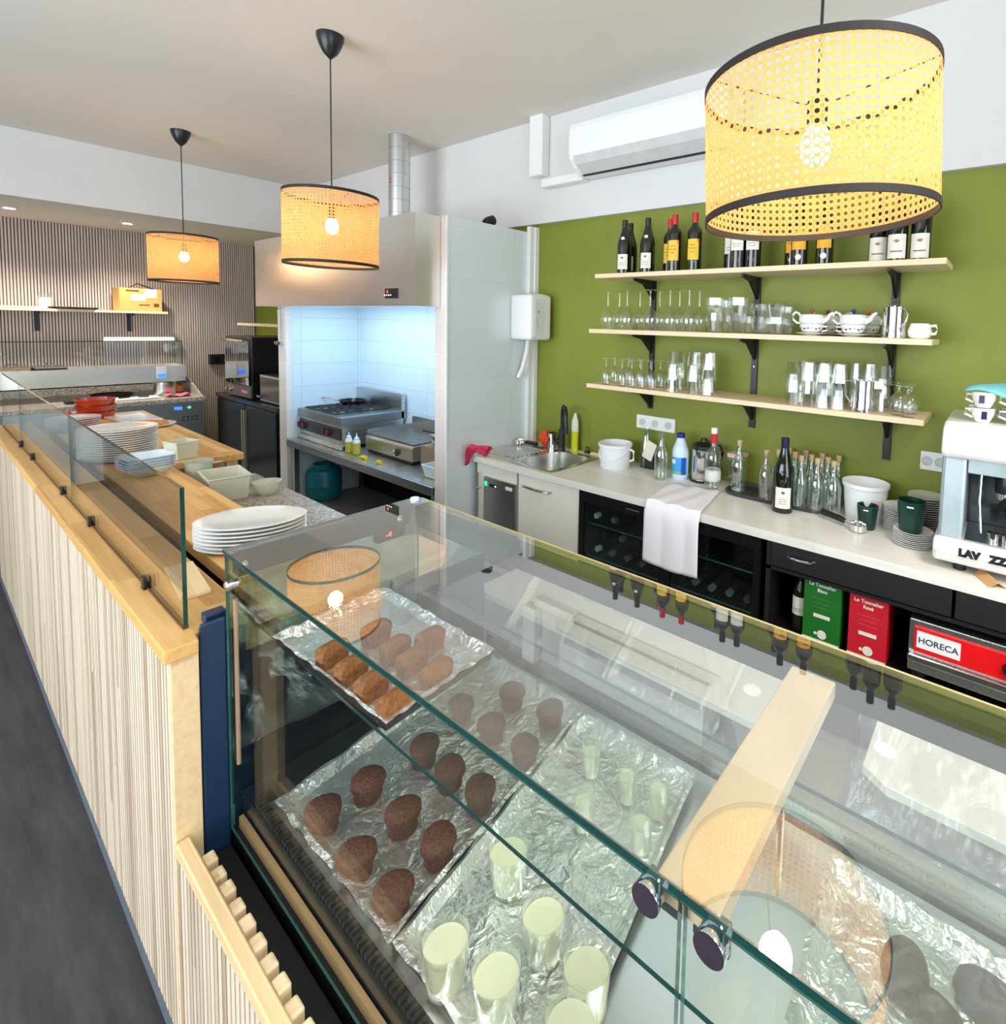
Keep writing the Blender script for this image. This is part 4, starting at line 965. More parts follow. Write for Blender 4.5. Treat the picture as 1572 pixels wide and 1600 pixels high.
# carafe on the left, phone-like remote
def bottle(label, name, loc, prof, capprof=None, capmat=None, s=1, glassm=None, group=None):
    o = thing(name, label, 'bottle', loc, 0, group)
    MB().lathe(prof, 22).build('bottle_glass', glassm or BOTTLEC, o)
    if capprof: MB().lathe(capprof, 16).build('stopper', capmat, o)
    o.scale = (s,) * 3; return o
SWING = [(0, .004), (.034, 0), (.037, .006), (.037, .12), (.035, .14), (.022, .175), (.0145, .20), (.0135, .235), (.016, .237), (.016, .25), (.0135, .25), (.0125, .236), (.0125, .205), (.02, .175), (.033, .14), (.035, .12), (.035, .012), (0, .012)]
q = onwt(1032, 748); bottle('clear empty glass bottle beside the milk bottle', 'glass_bottle', q, SWING)
q = onwt(1010, 712, 2.63); bottle('clear glass carafe behind the white bucket', 'glass_carafe', (q[0], q[1], WT), [(0, .004), (.04, 0), (.043, .02), (.040, .12), (.026, .17), (.02, .22), (.023, .235), (.021, .235), (.018, .22), (.024, .17), (.038, .12), (.04, .02), (0, .012)])
o = thing('coffee_grounds_box', 'black box with white lid leaning behind the white bucket', 'box', (2.62, 1.66, WT))
MB().box(-.03, .03, -.045, .045, 0, .085).build('box_body', BLACK, o, bevel=.004)
MB().box(-.004, .004, -.036, .036, 0, .11, T=Matrix.Translation((-.035, 0, .06)) @ Matrix.Rotation(.35, 4, 'X')).build('lid_card', plain('ivory_card', s2l(226, 222, 200), .5), o, bevel=.004)
# milk bottle
MBp = [(0, 0), (.040, 0), (.045, .008), (.046, .02), (.046, .145), (.043, .165), (.030, .20), (.021, .222), (.020, .232), (0, .232)]
o = thing('milk_bottle', 'white plastic milk bottle with blue label and blue cap', 'bottle', onwt(1062, 747))
MB().lathe(MBp, 28).build('bottle_body', plain('bluish_milk_plastic', s2l(206, 228, 242), .25, subs=.1), o)
MB().lathe([(.021, .228), (.0225, .230), (.0225, .252), (.018, .255), (0, .255)], 22).build('blue_cap', plain('blue_cap', s2l(18, 36, 130), .35), o)
l = curved_label(MB(), .0468, .03, .125, 3.4, 20, face=PI - .3).build('blue_label', plain('blue_label', s2l(58, 160, 220), .5), o)
curved_label(MB(), .0472, .03, .125, .55, 6, face=PI + .9).build('dark_blue_panel', plain('royal_blue', s2l(24, 70, 180), .5), l)
MB().lathe([(0, 0), (.014, 0), (.014, .001), (0, .001)], 18, T=Matrix.Rotation(-.3, 4, 'Z') @ Matrix.Translation((-.0472, 0, .1)) @ Matrix.Rotation(-PI / 2, 4, 'Y')).build('round_mark', WPLAST, l)
curved_label(MB(), .0472, .03, .045, 2.2, 14, face=PI - .3).build('meadow_band', plain('meadow_green', s2l(150, 180, 110), .5), l)
# kettle
o = thing('electric_kettle', 'steel and black jug kettle behind the milk bottle', 'kettle', (2.605, 1.30, WT), PI)
MB().lathe([(0, .0), (.066, 0), (.07, .006), (.066, .015), (.068, .02), (.064, .17), (.060, .175), (0, .175)], 32).build('kettle_body', STEELP, o)
MB().lathe([(.061, .17), (.060, .195), (.045, .208), (.02, .215), (.016, .232), (0, .235)], 28).build('lid', BLACK, o)
MB().tube([(0, .055, .19), (0, .09, .20), (0, .105, .17), (0, .10, .08), (0, .075, .04)], [.012, .014, .014, .012, .01], 10).build('handle', BLACK, o)
MB().lathe([(0, 0), (.074, 0), (.074, .012), (0, .012)], 28).build('power_base', BLACK, o)
# big clear bottle with red neck, cork ring, small scale/grinder jug behind
o = bottle('tall clear bottle with red and white neck band', 'glass_bottle', onwt(1113, 765), [(0, .004), (.038, 0), (.041, .008), (.041, .16), (.036, .195), (.02, .22), (.0145, .24), (.0145, .27), (0, .27)], [(.0155, .245), (.0165, .30), (0, .30)], plain('red_neck_band', s2l(206, 26, 50), .4))
MB().lathe([(.0168, .295), (.0168, .325), (0, .325)], 18).build('white_cap', WPLAST, o)
MB().lathe([(.0385, .05), (.0415, .06), (.0415, .10), (.0385, .11)], 20, cap=False).build('paper_band', plain('pale_band', s2l(214, 214, 210), .5), o)
o = thing('cork_coaster', 'small cork coaster at the worktop edge beside the white cloth', 'coaster', (at(1118, 762, z=WT).x - .04, at(1118, 762, z=WT).y - .005, WT))
MB().lathe([(0, 0), (.024, 0), (.024, .006), (0, .006)], 20).build('cork_disc', plain('cork', s2l(208, 160, 110), .8, var=.2, scale=200), o)
CORK = plain('cork_stopper', s2l(206, 176, 136), .7, var=.12, scale=120); CORKT = [(.0125, .238), (.0135, .262), (.0145, .264), (.0145, .270), (0, .270)]
JUG = [(0, .004), (.036, 0), (.039, .006), (.039, .13), (.036, .15), (.022, .185), (.0140, .21), (.0135, .25), (.0120, .25), (.0125, .21), (.0205, .185), (.034, .15), (.037, .13), (.037, .012), (0, .012)]
q = onwt(1153, 768); o = bottle('clear bottle with cork standing just right of the red-necked bottle', 'cork_bottle', q, JUG, CORKT, CORK); po = o
# coffee press / blender jug
o = thing('glass_jug', 'square glass jug with black rim behind the red-necked bottle', 'jug', (2.60, 1.10, WT))
MB().lathe([(0, .0), (.045, 0), (.047, .01), (.055, .16), (.056, .175), (.052, .175), (.045, .02), (0, .012)], 4, smooth=False, T=Matrix.Rotation(PI / 4, 4, 'Z')).build('jug_body', BOTTLEC, o)
MB().lathe([(.057, .165), (.059, .185), (0, .19)], 4, smooth=False, T=Matrix.Rotation(PI / 4, 4, 'Z')).build('jug_lid', plain('pinkish_lid', s2l(214, 190, 180), .4), o)
MB().box(-.042, -.041, -.02, .02, .09, .12).build('dark_sticker', plain('dark_sticker', s2l(90, 40, 44), .5), o)
# tray of bottles
tr = thing('serving_tray', 'dark grey serving tray under the group of corked bottles', 'tray', (2.56, .87, WT))
def trayf(w, hx, hy, r=.05, h=.02):
    n = 40
    for (o1, z1, o2, z2) in ((0, .003, -.0, .003),): pass
    ring = lambda off, z: [((hx + off) * (abs(math.cos(a)) ** .35) * (1 if math.cos(a) > 0 else -1), (hy + off) * (abs(math.sin(a)) ** .35) * (1 if math.sin(a) > 0 else -1), z) for a in [2 * PI * k / n for k in range(n)]]
    vs = ring(0, 0) + ring(.008, h) + ring(.004, h) + ring(-.004, .004); fs = []
    for j in range(3): fs += [(j * n + i, j * n + (i + 1) % n, (j + 1) * n + (i + 1) % n, (j + 1) * n + i) for i in range(n)]
    fs += [tuple(range(n))[::-1], tuple(3 * n + i for i in range(n))]
    return w.add(vs, fs, 0, False)
trayf(MB(), .106, .24).build('tray_body', plain('charcoal_tray', s2l(62, 62, 66), .5), tr)
tb = [(u_, 0, x_) for u_, x_ in ((1199, 2.49), (1217, 2.565), (1234, 2.64), (1243, 2.565), (1253, 2.49), (1260, 2.64), (1269, 2.565), (1279, 2.49), (1286, 2.64), (1295, 2.565), (1305, 2.49), (1312, 2.64))]
for i, (u, v, X) in enumerate(tb):
    p = at(u, 700, x=X)
    lab = 'corked clear bottle on the grey tray, %s from the left' % ORD[i]
    dup(po, (X, p.y, WT + .004), label=lab, group='corked bottles on the grey tray', scale=.9 if X > 2.5 else .92)
wine_bottle('dark wine bottle with navy capsule and white label in front of the corked bottles', (2.405, .79, WT), 'bench', s=1.15).rotation_euler = (0, 0, .32)
# white tub, dark green cups, plates, saucers
q = at(1362, 798, z=WT)
o = thing('white_tub', 'white plastic tub with pink label between the corked bottles and plates', 'tub', (2.55, .47, WT))
MB().lathe([(0, 0), (.078, 0), (.092, .15), (.098, .152), (.098, .168), (.094, .168), (.088, .155), (.075, .01), (0, .008)], 36).build('tub_body', TUBM, o)
curved_label(MB(), .0885, .07, .11, .6, 8, face=PI + .75).build('tub_label', plain('pale_pink_label', s2l(226, 200, 190), .5), o)
GRC = plain('dark_green_plastic', s2l(10, 58, 46), .3)
def greencup(label, loc, s=1):
    o = thing('green_cup', label, 'cup', loc)
    MB().lathe([(0, 0), (.036, 0), (.038, .004), (.047, .10), (.048, .115), (.045, .115), (.036, .01), (0, .01)], 30).build('cup_body', GRC, o)
    MB().box(-.0485, -.044, -.012, .010, .096, .102).build('cup_mark', WPLAST, o, bevel=.001); o.scale = (s,) * 3
    return o
greencup('dark green cup with spoon handle in front of the white tub', (at(1354, 825, z=WT).x, at(1354, 825, z=WT).y, WT), .88)
PL = [(0, 0), (.045, 0), (.048, .002), (.072, .010), (.074, .0125), (.072, .0125), (.046, .005), (0, .004)]
def stack(name, label, n, prof, loc, dz, group, mat_=CERAM, s=1, sx=1, sy=1, rz=0, names=None, seg=36, cat='plate', power=None):
    p0 = None
    for k in range(n):
        top = n - 1 - k
        lab = ('topmost ' if top == 0 else ORD[top] + ' ') + label % ('' if top == 0 else 'from the top ')
        L = (loc[0] + random.uniform(-.002, .002), loc[1] + random.uniform(-.002, .002), loc[2] + k * dz)
        if p0 is None:
            p0 = MB().lathe(prof, seg, sx=sx, sy=sy, power=power).build(name, mat_, None, L, rz); tag(p0, lab, cat, group); q_ = p0
        else:
            q_ = p0.copy(); COL.objects.link(q_); q_.location = L; q_['label'] = lab
        q_.scale = (s,) * 3
    return loc[2] + n * dz
q = at(1425, 852, z=WT)
zt = stack('saucer', 'saucer %sof the front stack under the dark green cup', 8, PL, (q.x + .01, q.y, WT), .0072, 'saucers under the green cup', s=.95, cat='saucer')
greencup('larger dark green cup standing on the front stack of saucers', (q.x + .005, q.y + .01, zt - .003), 1.08)
stack('side_plate', 'white side plate %sof the middle stack behind the green cup', 13, PL, (2.505, .315, WT), .0078, 'side plates behind the green cup', s=.98)
stack('side_plate', 'white side plate %sof the rear stack beside the coffee machine', 15, PL, (2.60, .235, WT), .0095, 'side plates beside the coffee machine', s=1.0)
# white cloth hanging over the edge
CLOTH = plain('white_linen', s2l(238, 234, 238), .85, var=.02, bump=.1)
def cl(u, v):
    # v 0 back corner on the worktop -> 1 hem ; u across (left to right)
    yl, yr = 1.36, 1.055
    if v < .34:
        k = v / .34
        bl, br_ = Vector((2.42, 1.385, WT + .004)), Vector((2.47, 1.13, WT + .004))
        fl_, frr = Vector((FX - .006, 1.35, WT + .004)), Vector((FX - .006, 1.06, WT + .004))
        a = bl.lerp(br_, u); b = fl_.lerp(frr, u); p = a.lerp(b, k)
        p.z += .004 * abs(math.sin(u * 9 + k * 3)) + .003 * math.sin(k * 6 + u * 14) + .003
    else:
        k = (v - .34) / .66
        yy = 1.35 + (1.06 - 1.35) * u; rd = .012
        p = Vector((FX - .008 - .010 * min(1, k * 8) - .008 * abs(math.sin(u * 7.5 + .6)) * min(1, k * 4) * (1 - .3 * k), yy - .006 * k * (u - .5), WT + .002 - k * .29 - .012 * math.sin(u * 3)))
    return p
clothy('kitchen_cloth', 'white cloth hanging over the worktop edge in front of the wine fridge', 'cloth', CLOTH, (0, 0, 0), cl, 28, 30, .0025)

# ---- coffee machine
cm = thing('coffee_machine', 'white and silver espresso machine at the right end of the worktop', 'coffee machine', (2.40, -.13, WT))
SILV = plain('silver_plastic', s2l(170, 182, 186), .3, metal=.4); WM = plain('machine_white', s2l(236, 232, 228), .25)
def ctp(pts, y0, y1, m, name, bv=.008, par=cm): return MB().prism(pts, y0, y1, axis=1).build(name, m, par, bevel=bv)
HW = .295
# side profile, front at x = -.23: white hood, silver columns, white base with lettering
ctp([(-.21, .40), (-.23, .42), (-.225, .475), (-.20, .51), (-.16, .525), (.20, .525), (.20, .40)], -HW, HW, WM, 'top_housing', .012)
for (a, b) in ((.215, HW - .004), (-HW + .004, -.215)): ctp([(-.215, .112), (-.205, .41), (.19, .41), (.19, .112)], a, b, SILV, 'side_column', .012)
ctp([(-.205, .355), (-.205, .41), (.18, .41), (.18, .355)], -.214, .214, SILV, 'upper_front', .003)
ctp([(.02, .09), (.02, .36), (.18, .36), (.18, .09)], -.214, .214, plain('mirror_back', s2l(70, 76, 78), .12, metal=.8), 'back_panel', 0)
ctp([(-.235, .118), (-.242, .075), (-.225, .032), (.20, .032), (.20, .118)], -HW - .006, HW + .006, WM, 'base_housing', .012)
ctp([(-.215, .119), (-.215, .124), (.015, .124), (.015, .119)], -.21, .21, steel('drip_steel', (.5, .5, .5), .3), 'drip_tray', 0)
for y in (.10, -.09):
    gh = MB().lathe([(0, 0), (.034, 0), (.036, .01), (.036, .045), (.03, .07), (0, .07)], 24, (-.11, y, .285)).build('group_head', BLACK, cm)
    MB().lathe([(0, 0), (.033, 0), (.033, .022), (0, .022)], 24, (-.11, y, .263)).build('filter_ring', CHROME, gh)
    MB().tube([(-.145, y, .272), (-.165, y, .268), (-.225, y + .02, .255)], [.008, .012, .013], 10).build('filter_handle', BLACK, gh)
    MB().tube([(-.11, y, .26), (-.11, y - .012, .245), (-.11, y - .012, .232)], .006, 8).build('coffee_spout', CHROME, gh)
for y in (.185, -.185): MB().tube([(-.17, y - .01, .35), (-.19, y - .01, .26), (-.195, y - .02, .15)], .0045, 8).build('steam_wand', CHROME, cm)
w = MB()
for k in range(7): w.lathe([(.018, 0), (.019, .03), (.0175, .03), (.0165, .003), (0, .003)], 14, (-.17, .13 - k * .042, .1245))
tag(w.build('drip_cups', STEELP, cm), None, None, kind='stuff')
LT = Matrix(((0, math.sin(.16), -1, -.2425), (-1, 0, 0, 0), (0, 1, 0, 0), (0, 0, 0, 1)))
text('LAV', .034, plain('machine_lettering', (.01, .01, .012), .4), 'machine_lettering', cm, face_negx(-.2425, .192, .072), off=.003, align='CENTER')
text('ZZA', .034, plain('machine_lettering', 0, 0), 'machine_lettering', cm, face_negx(-.2425, .100, .072), off=.003)
MB().box(-.233, -.228, .015, .045, .44, .475).build('cup_badge', plain('badge_grey', s2l(120, 130, 136), .4), cm)
for (x, y) in ((-.17, .22), (-.17, -.22), (.1, .22), (.1, -.22)): MB().cyl((x, y, 0), .02, .034, 14).build('foot', BLACK, cm)
# cups on the machine
def espresso(label, loc, rz, rot=None):
    o = thing('espresso_cup', label, 'cup', loc, rz, 'cups on the coffee machine')
    MB().lathe([(0, 0), (.020, 0), (.024, .006), (.034, .03), (.036, .052), (.0335, .052), (.031, .03), (.02, .01), (0, .008)], 24).build('cup_bowl', CERAM, o)
    MB().tube([(0, .033, .044), (0, .052, .044), (0, .054, .026), (0, .030, .016)], .0045, 8).build('handle', CERAM, o)
    MB().box(-.0355, -.030, -.008, .008, .014, .042).build('navy_mark', plain('navy_mark', s2l(24, 24, 66), .4), o)
    return o
e = None
EC = [(.02, .055, 0), (.02, -.045, 0), (.02, -.14, 0), (-.0, .055, 1), (-.0, -.045, 1), (.11, .05, 0), (.11, -.05, 0)]
for i, (dx, dy, lv) in enumerate(EC):
    L = (2.27 + dx, .0 + dy, WT + .5255 + lv * .054)
    lab = 'white espresso cup with navy mark on the coffee machine, %s' % ['lower left front', 'lower middle front', 'lower right front', 'upper left front', 'upper right front', 'left rear', 'right rear'][i]
    if e is None: e = espresso(lab, L, .15)
    else: dup(e, L, label=lab, rot=(0, .12 if lv else 0, .3 * ((i * 37) % 5 - 2) * .5))
TEALC = plain('teal_cloth', s2l(120, 190, 196), .9, var=.1, bump=.1)
def tc_(u, v): return (-.02 + .22 * v, -.22 + .30 * u, .012 * math.sin(u * 9 + v * 3) - .03 * (1 - min(1, u * 4)) - .02 * max(0, .2 - v) * 4)
clothy('folded_cloth', 'teal cloth draped over the cups on the coffee machine', 'cloth', TEALC, (2.27, .03, WT + .5255 + .122), tc_, 20, 10, .003)
o = MB().prism([(-.03, 0), (0, .022), (.03, 0), (.025, 0), (0, .016), (-.025, 0)], -.05, .05, axis=0, T=Matrix.Rotation(.5, 4, 'Z')).build('folded_card', plain('kraft_card', s2l(196, 150, 100), .7), None, (2.18, -.0, WT))
tag(o, 'small folded kraft card in front of the coffee machine', 'card')
# ================================================================== PLATES AND FOOD ON THE PREP WORKTOP
PZ = .90
PINKR = plain('blush_ceramic', s2l(216, 186, 176), .2)
OV = [(0, .004), (.06, .0), (.085, .002), (.125, .012), (.128, .0155), (.125, .0165), (.085, .007), (0, .006)]
q = at(395, 842, z=PZ)
stack('oval_plate', 'large oval plate %sof the near stack on the prep worktop', 7, OV, (.625, 1.835, PZ), .0115, 'oval plates at the near end', sx=1.16, sy=.80, rz=-.62, seg=48, mat_=CERAM)
RP = [(0, .004), (.07, 0), (.075, .002), (.112, .009), (.115, .012), (.112, .0125), (.073, .0055), (0, .005)]
stack('dinner_plate', 'dinner plate %sof the tall stack behind the glass joint', 14, RP, (.613, 3.42, PZ), .0105, 'dinner plates in the tall stack', s=1.28)
stack('dinner_plate', 'plate %sof the far stack beside the terracotta dishes', 6, RP, (.60, 4.45, PZ), .012, 'plates in the far stack', s=1.05)
SQ = [(0, .004), (.05, 0), (.055, .002), (.098, .045), (.102, .048), (.098, .049), (.053, .008), (0, .008)]
stack('square_bowl', 'square pale-blue bowl %sof the bowl stack on the prep worktop', 5, SQ, (.62, 2.98, PZ), .011, 'square bowls on the prep worktop', mat_=CERAMB, power=7, seg=40, sx=1.0, sy=.9, rz=.1, cat='bowl', s=.88)
TER = plain('terracotta_glaze', s2l(176, 50, 22), .25, var=.12, coat=.4)
TD_ = [(0, .004), (.085, 0), (.092, .006), (.10, .04), (.104, .044), (.098, .045), (.088, .010), (0, .008)]
for k in range(3):
    tag(MB().lathe(TD_, 32).build('terracotta_dish', TER, None, (.76, 4.85, PZ + k * .042)), '%s of three stacked terracotta dishes behind the plates' % ['bottom', 'middle', 'top'][k], 'dish', 'stacked terracotta dishes')
tag(MB().lathe([(0, 0), (.05, 0), (.062, .03), (.068, .075), (.064, .075), (.056, .03), (0, .01)], 28).build('terracotta_pot', TER, None, (.60, 4.64, PZ)), 'terracotta pot seen through the far glass pane', 'pot')
# pizza on oval white plate, and white slab behind it
o = thing('pizza_plate', 'white plate with a cooked pizza on the prep table', 'plate', (.885, 4.28, .90), -.2)
MB().lathe([(0, .003), (.10, 0), (.145, .010), (.15, .014), (.145, .0145), (.10, .006), (0, .005)], 40, sx=1.05).build('plate_dish', CERAM, o)
pz = MB()
def pzf(u, v):
    a = 2 * PI * u; r_ = .122 * v; return (r_ * math.cos(a), r_ * math.sin(a), .010 + (.012 if .86 < v < .98 else .005 if v < .9 else 0) + .0025 * math.sin(a * 7 + v * 20) * (v < .85))
o2 = thing('pizza', 'round pizza with melted cheese on the white plate', 'pizza', (.885, 4.28, .90), -.2)
pz.grid(pzf, 48, 20).build('crust', plain('baked_crust', s2l(206, 130, 60), .6, var=.3, scale=60, bump=.3), o2)
w = MB()
random.seed(3)
for k in range(26):
    a = random.uniform(0, 2 * PI); r_ = .095 * math.sqrt(random.random()); w.lathe([(0, .014), (random.uniform(.008, .018), .015), (random.uniform(.006, .012), .0185), (0, .020)], 9, (r_ * math.cos(a), r_ * math.sin(a), 0), random.choice((0, 1, 1, 2)))
tg = w.build('topping', [plain('melted_cheese', s2l(244, 200, 110), .35), plain('tomato_sauce', s2l(214, 110, 50), .35), plain('yellow_cheese', s2l(246, 190, 40), .35)], o2); tag(tg, None, None, kind='stuff')
tag(MB().box(-.10, .10, -.19, .19, 0, .012).build('white_tray', CERAM, None, (.90, 4.64, .90), .12, bevel=.005), 'white rectangular tray behind the pizza', 'tray')
# plastic tubs beside the oval plates
CLP = glass('milky_clear_plastic', (.80, .82, .78), boost=.05); CLPW = plain('frosted_plastic', s2l(228, 226, 206), .3, alpha=.72)
def tub(name, label, x, y, z, sx, sy, h, rz, mt, taper=.86, cat='tub'):
    w = MB(); f_ = taper
    out = [(-sx, -sy), (sx, -sy), (sx, sy), (-sx, sy)]
    vs = [(a * f_, b * f_, 0) for a, b in out] + [(a, b, h - .008) for a, b in out] + [(a * 1.06, b * 1.06, h - .006) for a, b in out] + [(a * 1.06, b * 1.06, h) for a, b in out] + [(a * .97, b * .97, h) for a, b in out] + [(a * f_ * .95, b * f_ * .95, .004) for a, b in out]
    fs = [(3, 2, 1, 0)] + [(j * 4 + i, j * 4 + (i + 1) % 4, (j + 1) * 4 + (i + 1) % 4, (j + 1) * 4 + i) for j in range(5) for i in range(4)] + [(20, 21, 22, 23)]
    o = w.add(vs, fs).build(name, mt, None, (x, y, z), rz, bevel=.006); return tag(o, label, cat)
tub('storage_tub', 'translucent rectangular food tub on the granite behind the oval plates', (.833), 2.74, .80, .075, .10, .11, -.1, CLPW)
tub('storage_tub', 'frosted square tub right behind the pale-blue bowls', (.80), 3.21, .901, .05, .05, .085, .3, CLPW)
o = thing('plastic_jug', 'frosted round plastic jug between the bowls and the food tub', 'jug', (.80, 2.96, .80))
MB().lathe([(0, 0), (.045, 0), (.052, .12), (.056, .13), (.053, .13), (.043, .01), (0, .008)], 26).build('jug_body', CLPW, o)
MB().tube([(.05, 0, .11), (.09, 0, .11), (.09, 0, .05), (.05, 0, .04)], .006, 8).build('handle', CLPW, o)
tag(MB().lathe([(0, 0), (.04, 0), (.055, .04), (.058, .055), (.054, .055), (.038, .008), (0, .008)], 24).build('clear_bowl', CLPW, None, (.97, 2.66, .80)), 'small frosted bowl at the right of the food tub', 'bowl')
tag(MB().box(-.03, .03, -.11, .11, 0, .010).build('wood_offcut', PINEY, None, (.41, 1.63, LZ), -.1, bevel=.002), 'short wooden strip lying on the ledge by the glass end', 'wood strip')
tag(MB().box(-.02, .02, -.015, .015, 0, .022).build('panel_bracket', NAVY, None, (.392, 1.375, LZ), bevel=.003), 'small navy bracket between the ledge end and the display case', 'bracket')

# ================================================================== KITCHEN: NICHE
hd = thing('extractor_hood', 'brushed steel extractor hood over the cooker niche', 'hood', (2.2, 3.85, 1.685))
hx0, hx1, hy0, hy1 = 1.785 - 2.2, 2.615 - 2.2, 2.762 - 3.85, 5.06 - 3.85; ht = 2.222 - 1.685
HS = steel('hood_steel', (.84, .81, .77), .34, axis=1)
w = MB().box(hx0, hx0 + .02, hy0, hy1, 0, ht).box(hx0 + .02, NX - 2.2 - .003, hy0, hy0 + .012, 0, ht).box(hx0 + .02, NX - 2.2 - .003, hy1 - .012, hy1, 0, ht).box(hx0 + .02, NX - 2.2 - .003, hy0 + .012, hy1 - .012, ht - .012, ht).box(hx0 + .02, NX - 2.2 - .003, hy0 + .012, hy1 - .012, 0, .006)
w.build('hood_body', HS, hd)
MB().box(NX - 2.2 + .0, hx1, PY + .125 - 3.85, 4.92 - 3.85, .10, ht).build('hood_canopy', HS, hd)
w = MB().box(hx0 - .003, hx0, 2.955 - 3.85 - .02, 3.10 - 3.85 - .02, .045, .105).build('control_panel', BLACK, hd, bevel=.001)
b = MB()
for k in range(4): b.box(hx0 - .004, hx0 - .003, -.84 + k * .022, -.832 + k * .022, .062, .068)
b.build('buttons', plain('white_led', 0, 0), w)
text('8', .022, LEDR, 'display_digit', w, face_negx(hx0 - .004, -.80, .078), off=.0005)
MB().box(2.05 - 2.2, 2.3 - 2.2, 3.0 - 3.85, 4.6 - 3.85, .075, .10).build('light_fitting', plain('lit_blue_tube', (.62, .84, 1), .4, var=0, emit=3), hd)
dy = at(624, 335, x=2.35).y
dt = thing('exhaust_duct', 'galvanised round exhaust duct rising from the hood to the ceiling', 'duct', (2.30, at(624, 300, x=2.30).y, 2.222))
GALV = steel('galvanised', (.66, .67, .67), .35, axis=2)
w = MB(); prof = []
for k in range(8):
    z = k * .095; prof += [(.076, z), (.076, z + .088), (.079, z + .09), (.079, z + .094)]
prof = [p for p in prof if p[1] < CZ - 2.222]; prof.append((.076, CZ - 2.222))
w.lathe(prof, 30).build('duct_pipe', GALV, dt)
b = MB()
for k in range(3): b.box(-.078, -.0765, -.012, .012 - .006 * k, .40 + k * .018, .407 + k * .018)
b.build('red_sticker', plain('red_sticker', s2l(190, 40, 50), .5), dt)
# bench
bn = thing('steel_bench', 'stainless steel work bench carrying the stove and griddle', 'bench', (2.28, 3.87, 0))
MB().box(-.33, .33, -1.04, 1.05, .52, .56).build('bench_top', STEEL, bn, bevel=.004)
MB().box(-.335, -.31, -1.04, 1.05, .50, .561).build('front_lip', steel('bench_lip', (.36, .36, .36), .3, axis=1), bn, bevel=.004)
for (x, y) in ((-.28, 1.0), (-.28, -1.0), (.28, 1.0), (.28, -1.0)): MB().box(x - .02, x + .02, y - .02, y + .02, 0, .52).build('leg', STEELZ, bn)
# stove
st = thing('gas_stove', 'four-burner steel gas stove top with frying pan', 'stove', (2.31, 4.62, .5625))
sy0, sy1 = 4.165 - 4.62, 5.05 - 4.62 - .13
MB().box(-.25, .28, sy0 + .02, sy1 - .0, .02, .185).build('stove_body', STEEL, st)
MB().box(-.268, .28, sy0, sy1, .185, .255).build('burner_tray', steel('stove_top_steel', (.35, .36, .36), .35), st, bevel=.004)
MB().box(-.258, -.25, sy0 + .03, sy1 - .01, .07, .165).build('control_strip', plain('dark_control_strip', (.03, .03, .032), .3), st)
MB().box(-.275, -.25, sy0, sy1, .0, .035).build('front_rail', STEEL, st, bevel=.006)
MB().box(.25, .285, sy0, sy1, .185, .40).build('splash_back', STEEL, st)
RK = plain('dark_red_knob', s2l(86, 20, 30), .35)
for y in (.27, .20, -.17, -.24, ):
    MB().lathe([(0, 0), (.028, 0), (.026, .02), (0, .024)], 18, T=Matrix.Translation((-.258, y, .115)) @ Matrix.Rotation(-PI / 2, 4, 'Y')).build('knob', RK, st)
CI = plain('cast_iron', (.012, .012, .013), .55)
for cx_ in (-.13, .12):
    for cy_ in (-.20, .09):
        w = MB()
        for a in (0, PI / 2, PI / 4, -PI / 4):
            d_ = Vector((math.cos(a), math.sin(a), 0)) * (.115 if a in (0, PI / 2) else .145)
            w.tube([Vector((cx_, cy_, .272)) - d_, Vector((cx_, cy_, .272)) + d_], .006, 6)
        w.tube([(cx_ + .115 * s1, cy_ + .115 * s2, .268) for s1, s2 in ((-1, -1), (1, -1), (1, 1), (-1, 1))], .006, 6, closed=True)
        g_ = w.build('pan_support', CI, st)
        MB().lathe([(0, .255), (.035, .255), (.035, .264), (.02, .268), (0, .268)], 18, (cx_, cy_, 0)).build('burner_cap', plain('pale_burner', s2l(180, 170, 160), .4), g_)
fp = thing('frying_pan', 'black frying pan on the rear left burner of the stove', 'pan', (2.42, 4.72, .84))
MB().lathe([(0, 0), (.095, 0), (.115, .03), (.118, .032), (.113, .032), (.093, .004), (0, .004)], 32).build('pan_body', plain('pan_black', (.02, .02, .022), .2, metal=.6), fp)
MB().tube([(-.08, .08, .025), (-.13, .14, .045), (-.20, .24, .055)], [.008, .009, .010], 8).build('pan_handle', STEELP, fp)
# griddle
gd = thing('electric_griddle', 'flat steel griddle with one round knob right of the stove', 'griddle', (2.36, 3.66, .5625))
w = MB().prism([(-.20, .02), (-.20, .115), (-.185, .13), (.22, .14), (.22, .02)], -.28, .36, axis=1).build('griddle_body', steel('griddle_steel', (.55, .52, .44), .3, axis=1), gd, bevel=.004)
MB().box(-.185, .21, -.27, .35, .1305, .142).build('hot_plate', plain('worn_hot_plate', s2l(120, 112, 100), .35, metal=.8, var=.3), gd)
w = MB().box(.21, .225, -.28, .36, .12, .23).box(-.185, .21, .348, .36, .13, .17).build('splash_guard', STEEL, gd)
MB().lathe([(0, 0), (.026, 0), (.024, .02), (0, .024)], 20, T=Matrix.Translation((-.2, -.08, .06)) @ Matrix.Rotation(-PI / 2, 4, 'Y'), mats=[0, 0, 1]).build('knob', [BLACK, STEELP], gd)
MB().box(-.19, .2, -.27, .34, .0, .02).build('base_rail', BLACK, gd)
for (x, y) in ((-.15, -.24), (-.15, .26)): pass
bx_ = MB().box(-.10, .14, -.10, .10, 0, .17)
tag(bx_.build('brown_box', plain('kraft_brown', s2l(140, 118, 100), .7), None, (2.25, 3.16, .56), bevel=.003), 'brown box between the griddle and the right pier', 'box')
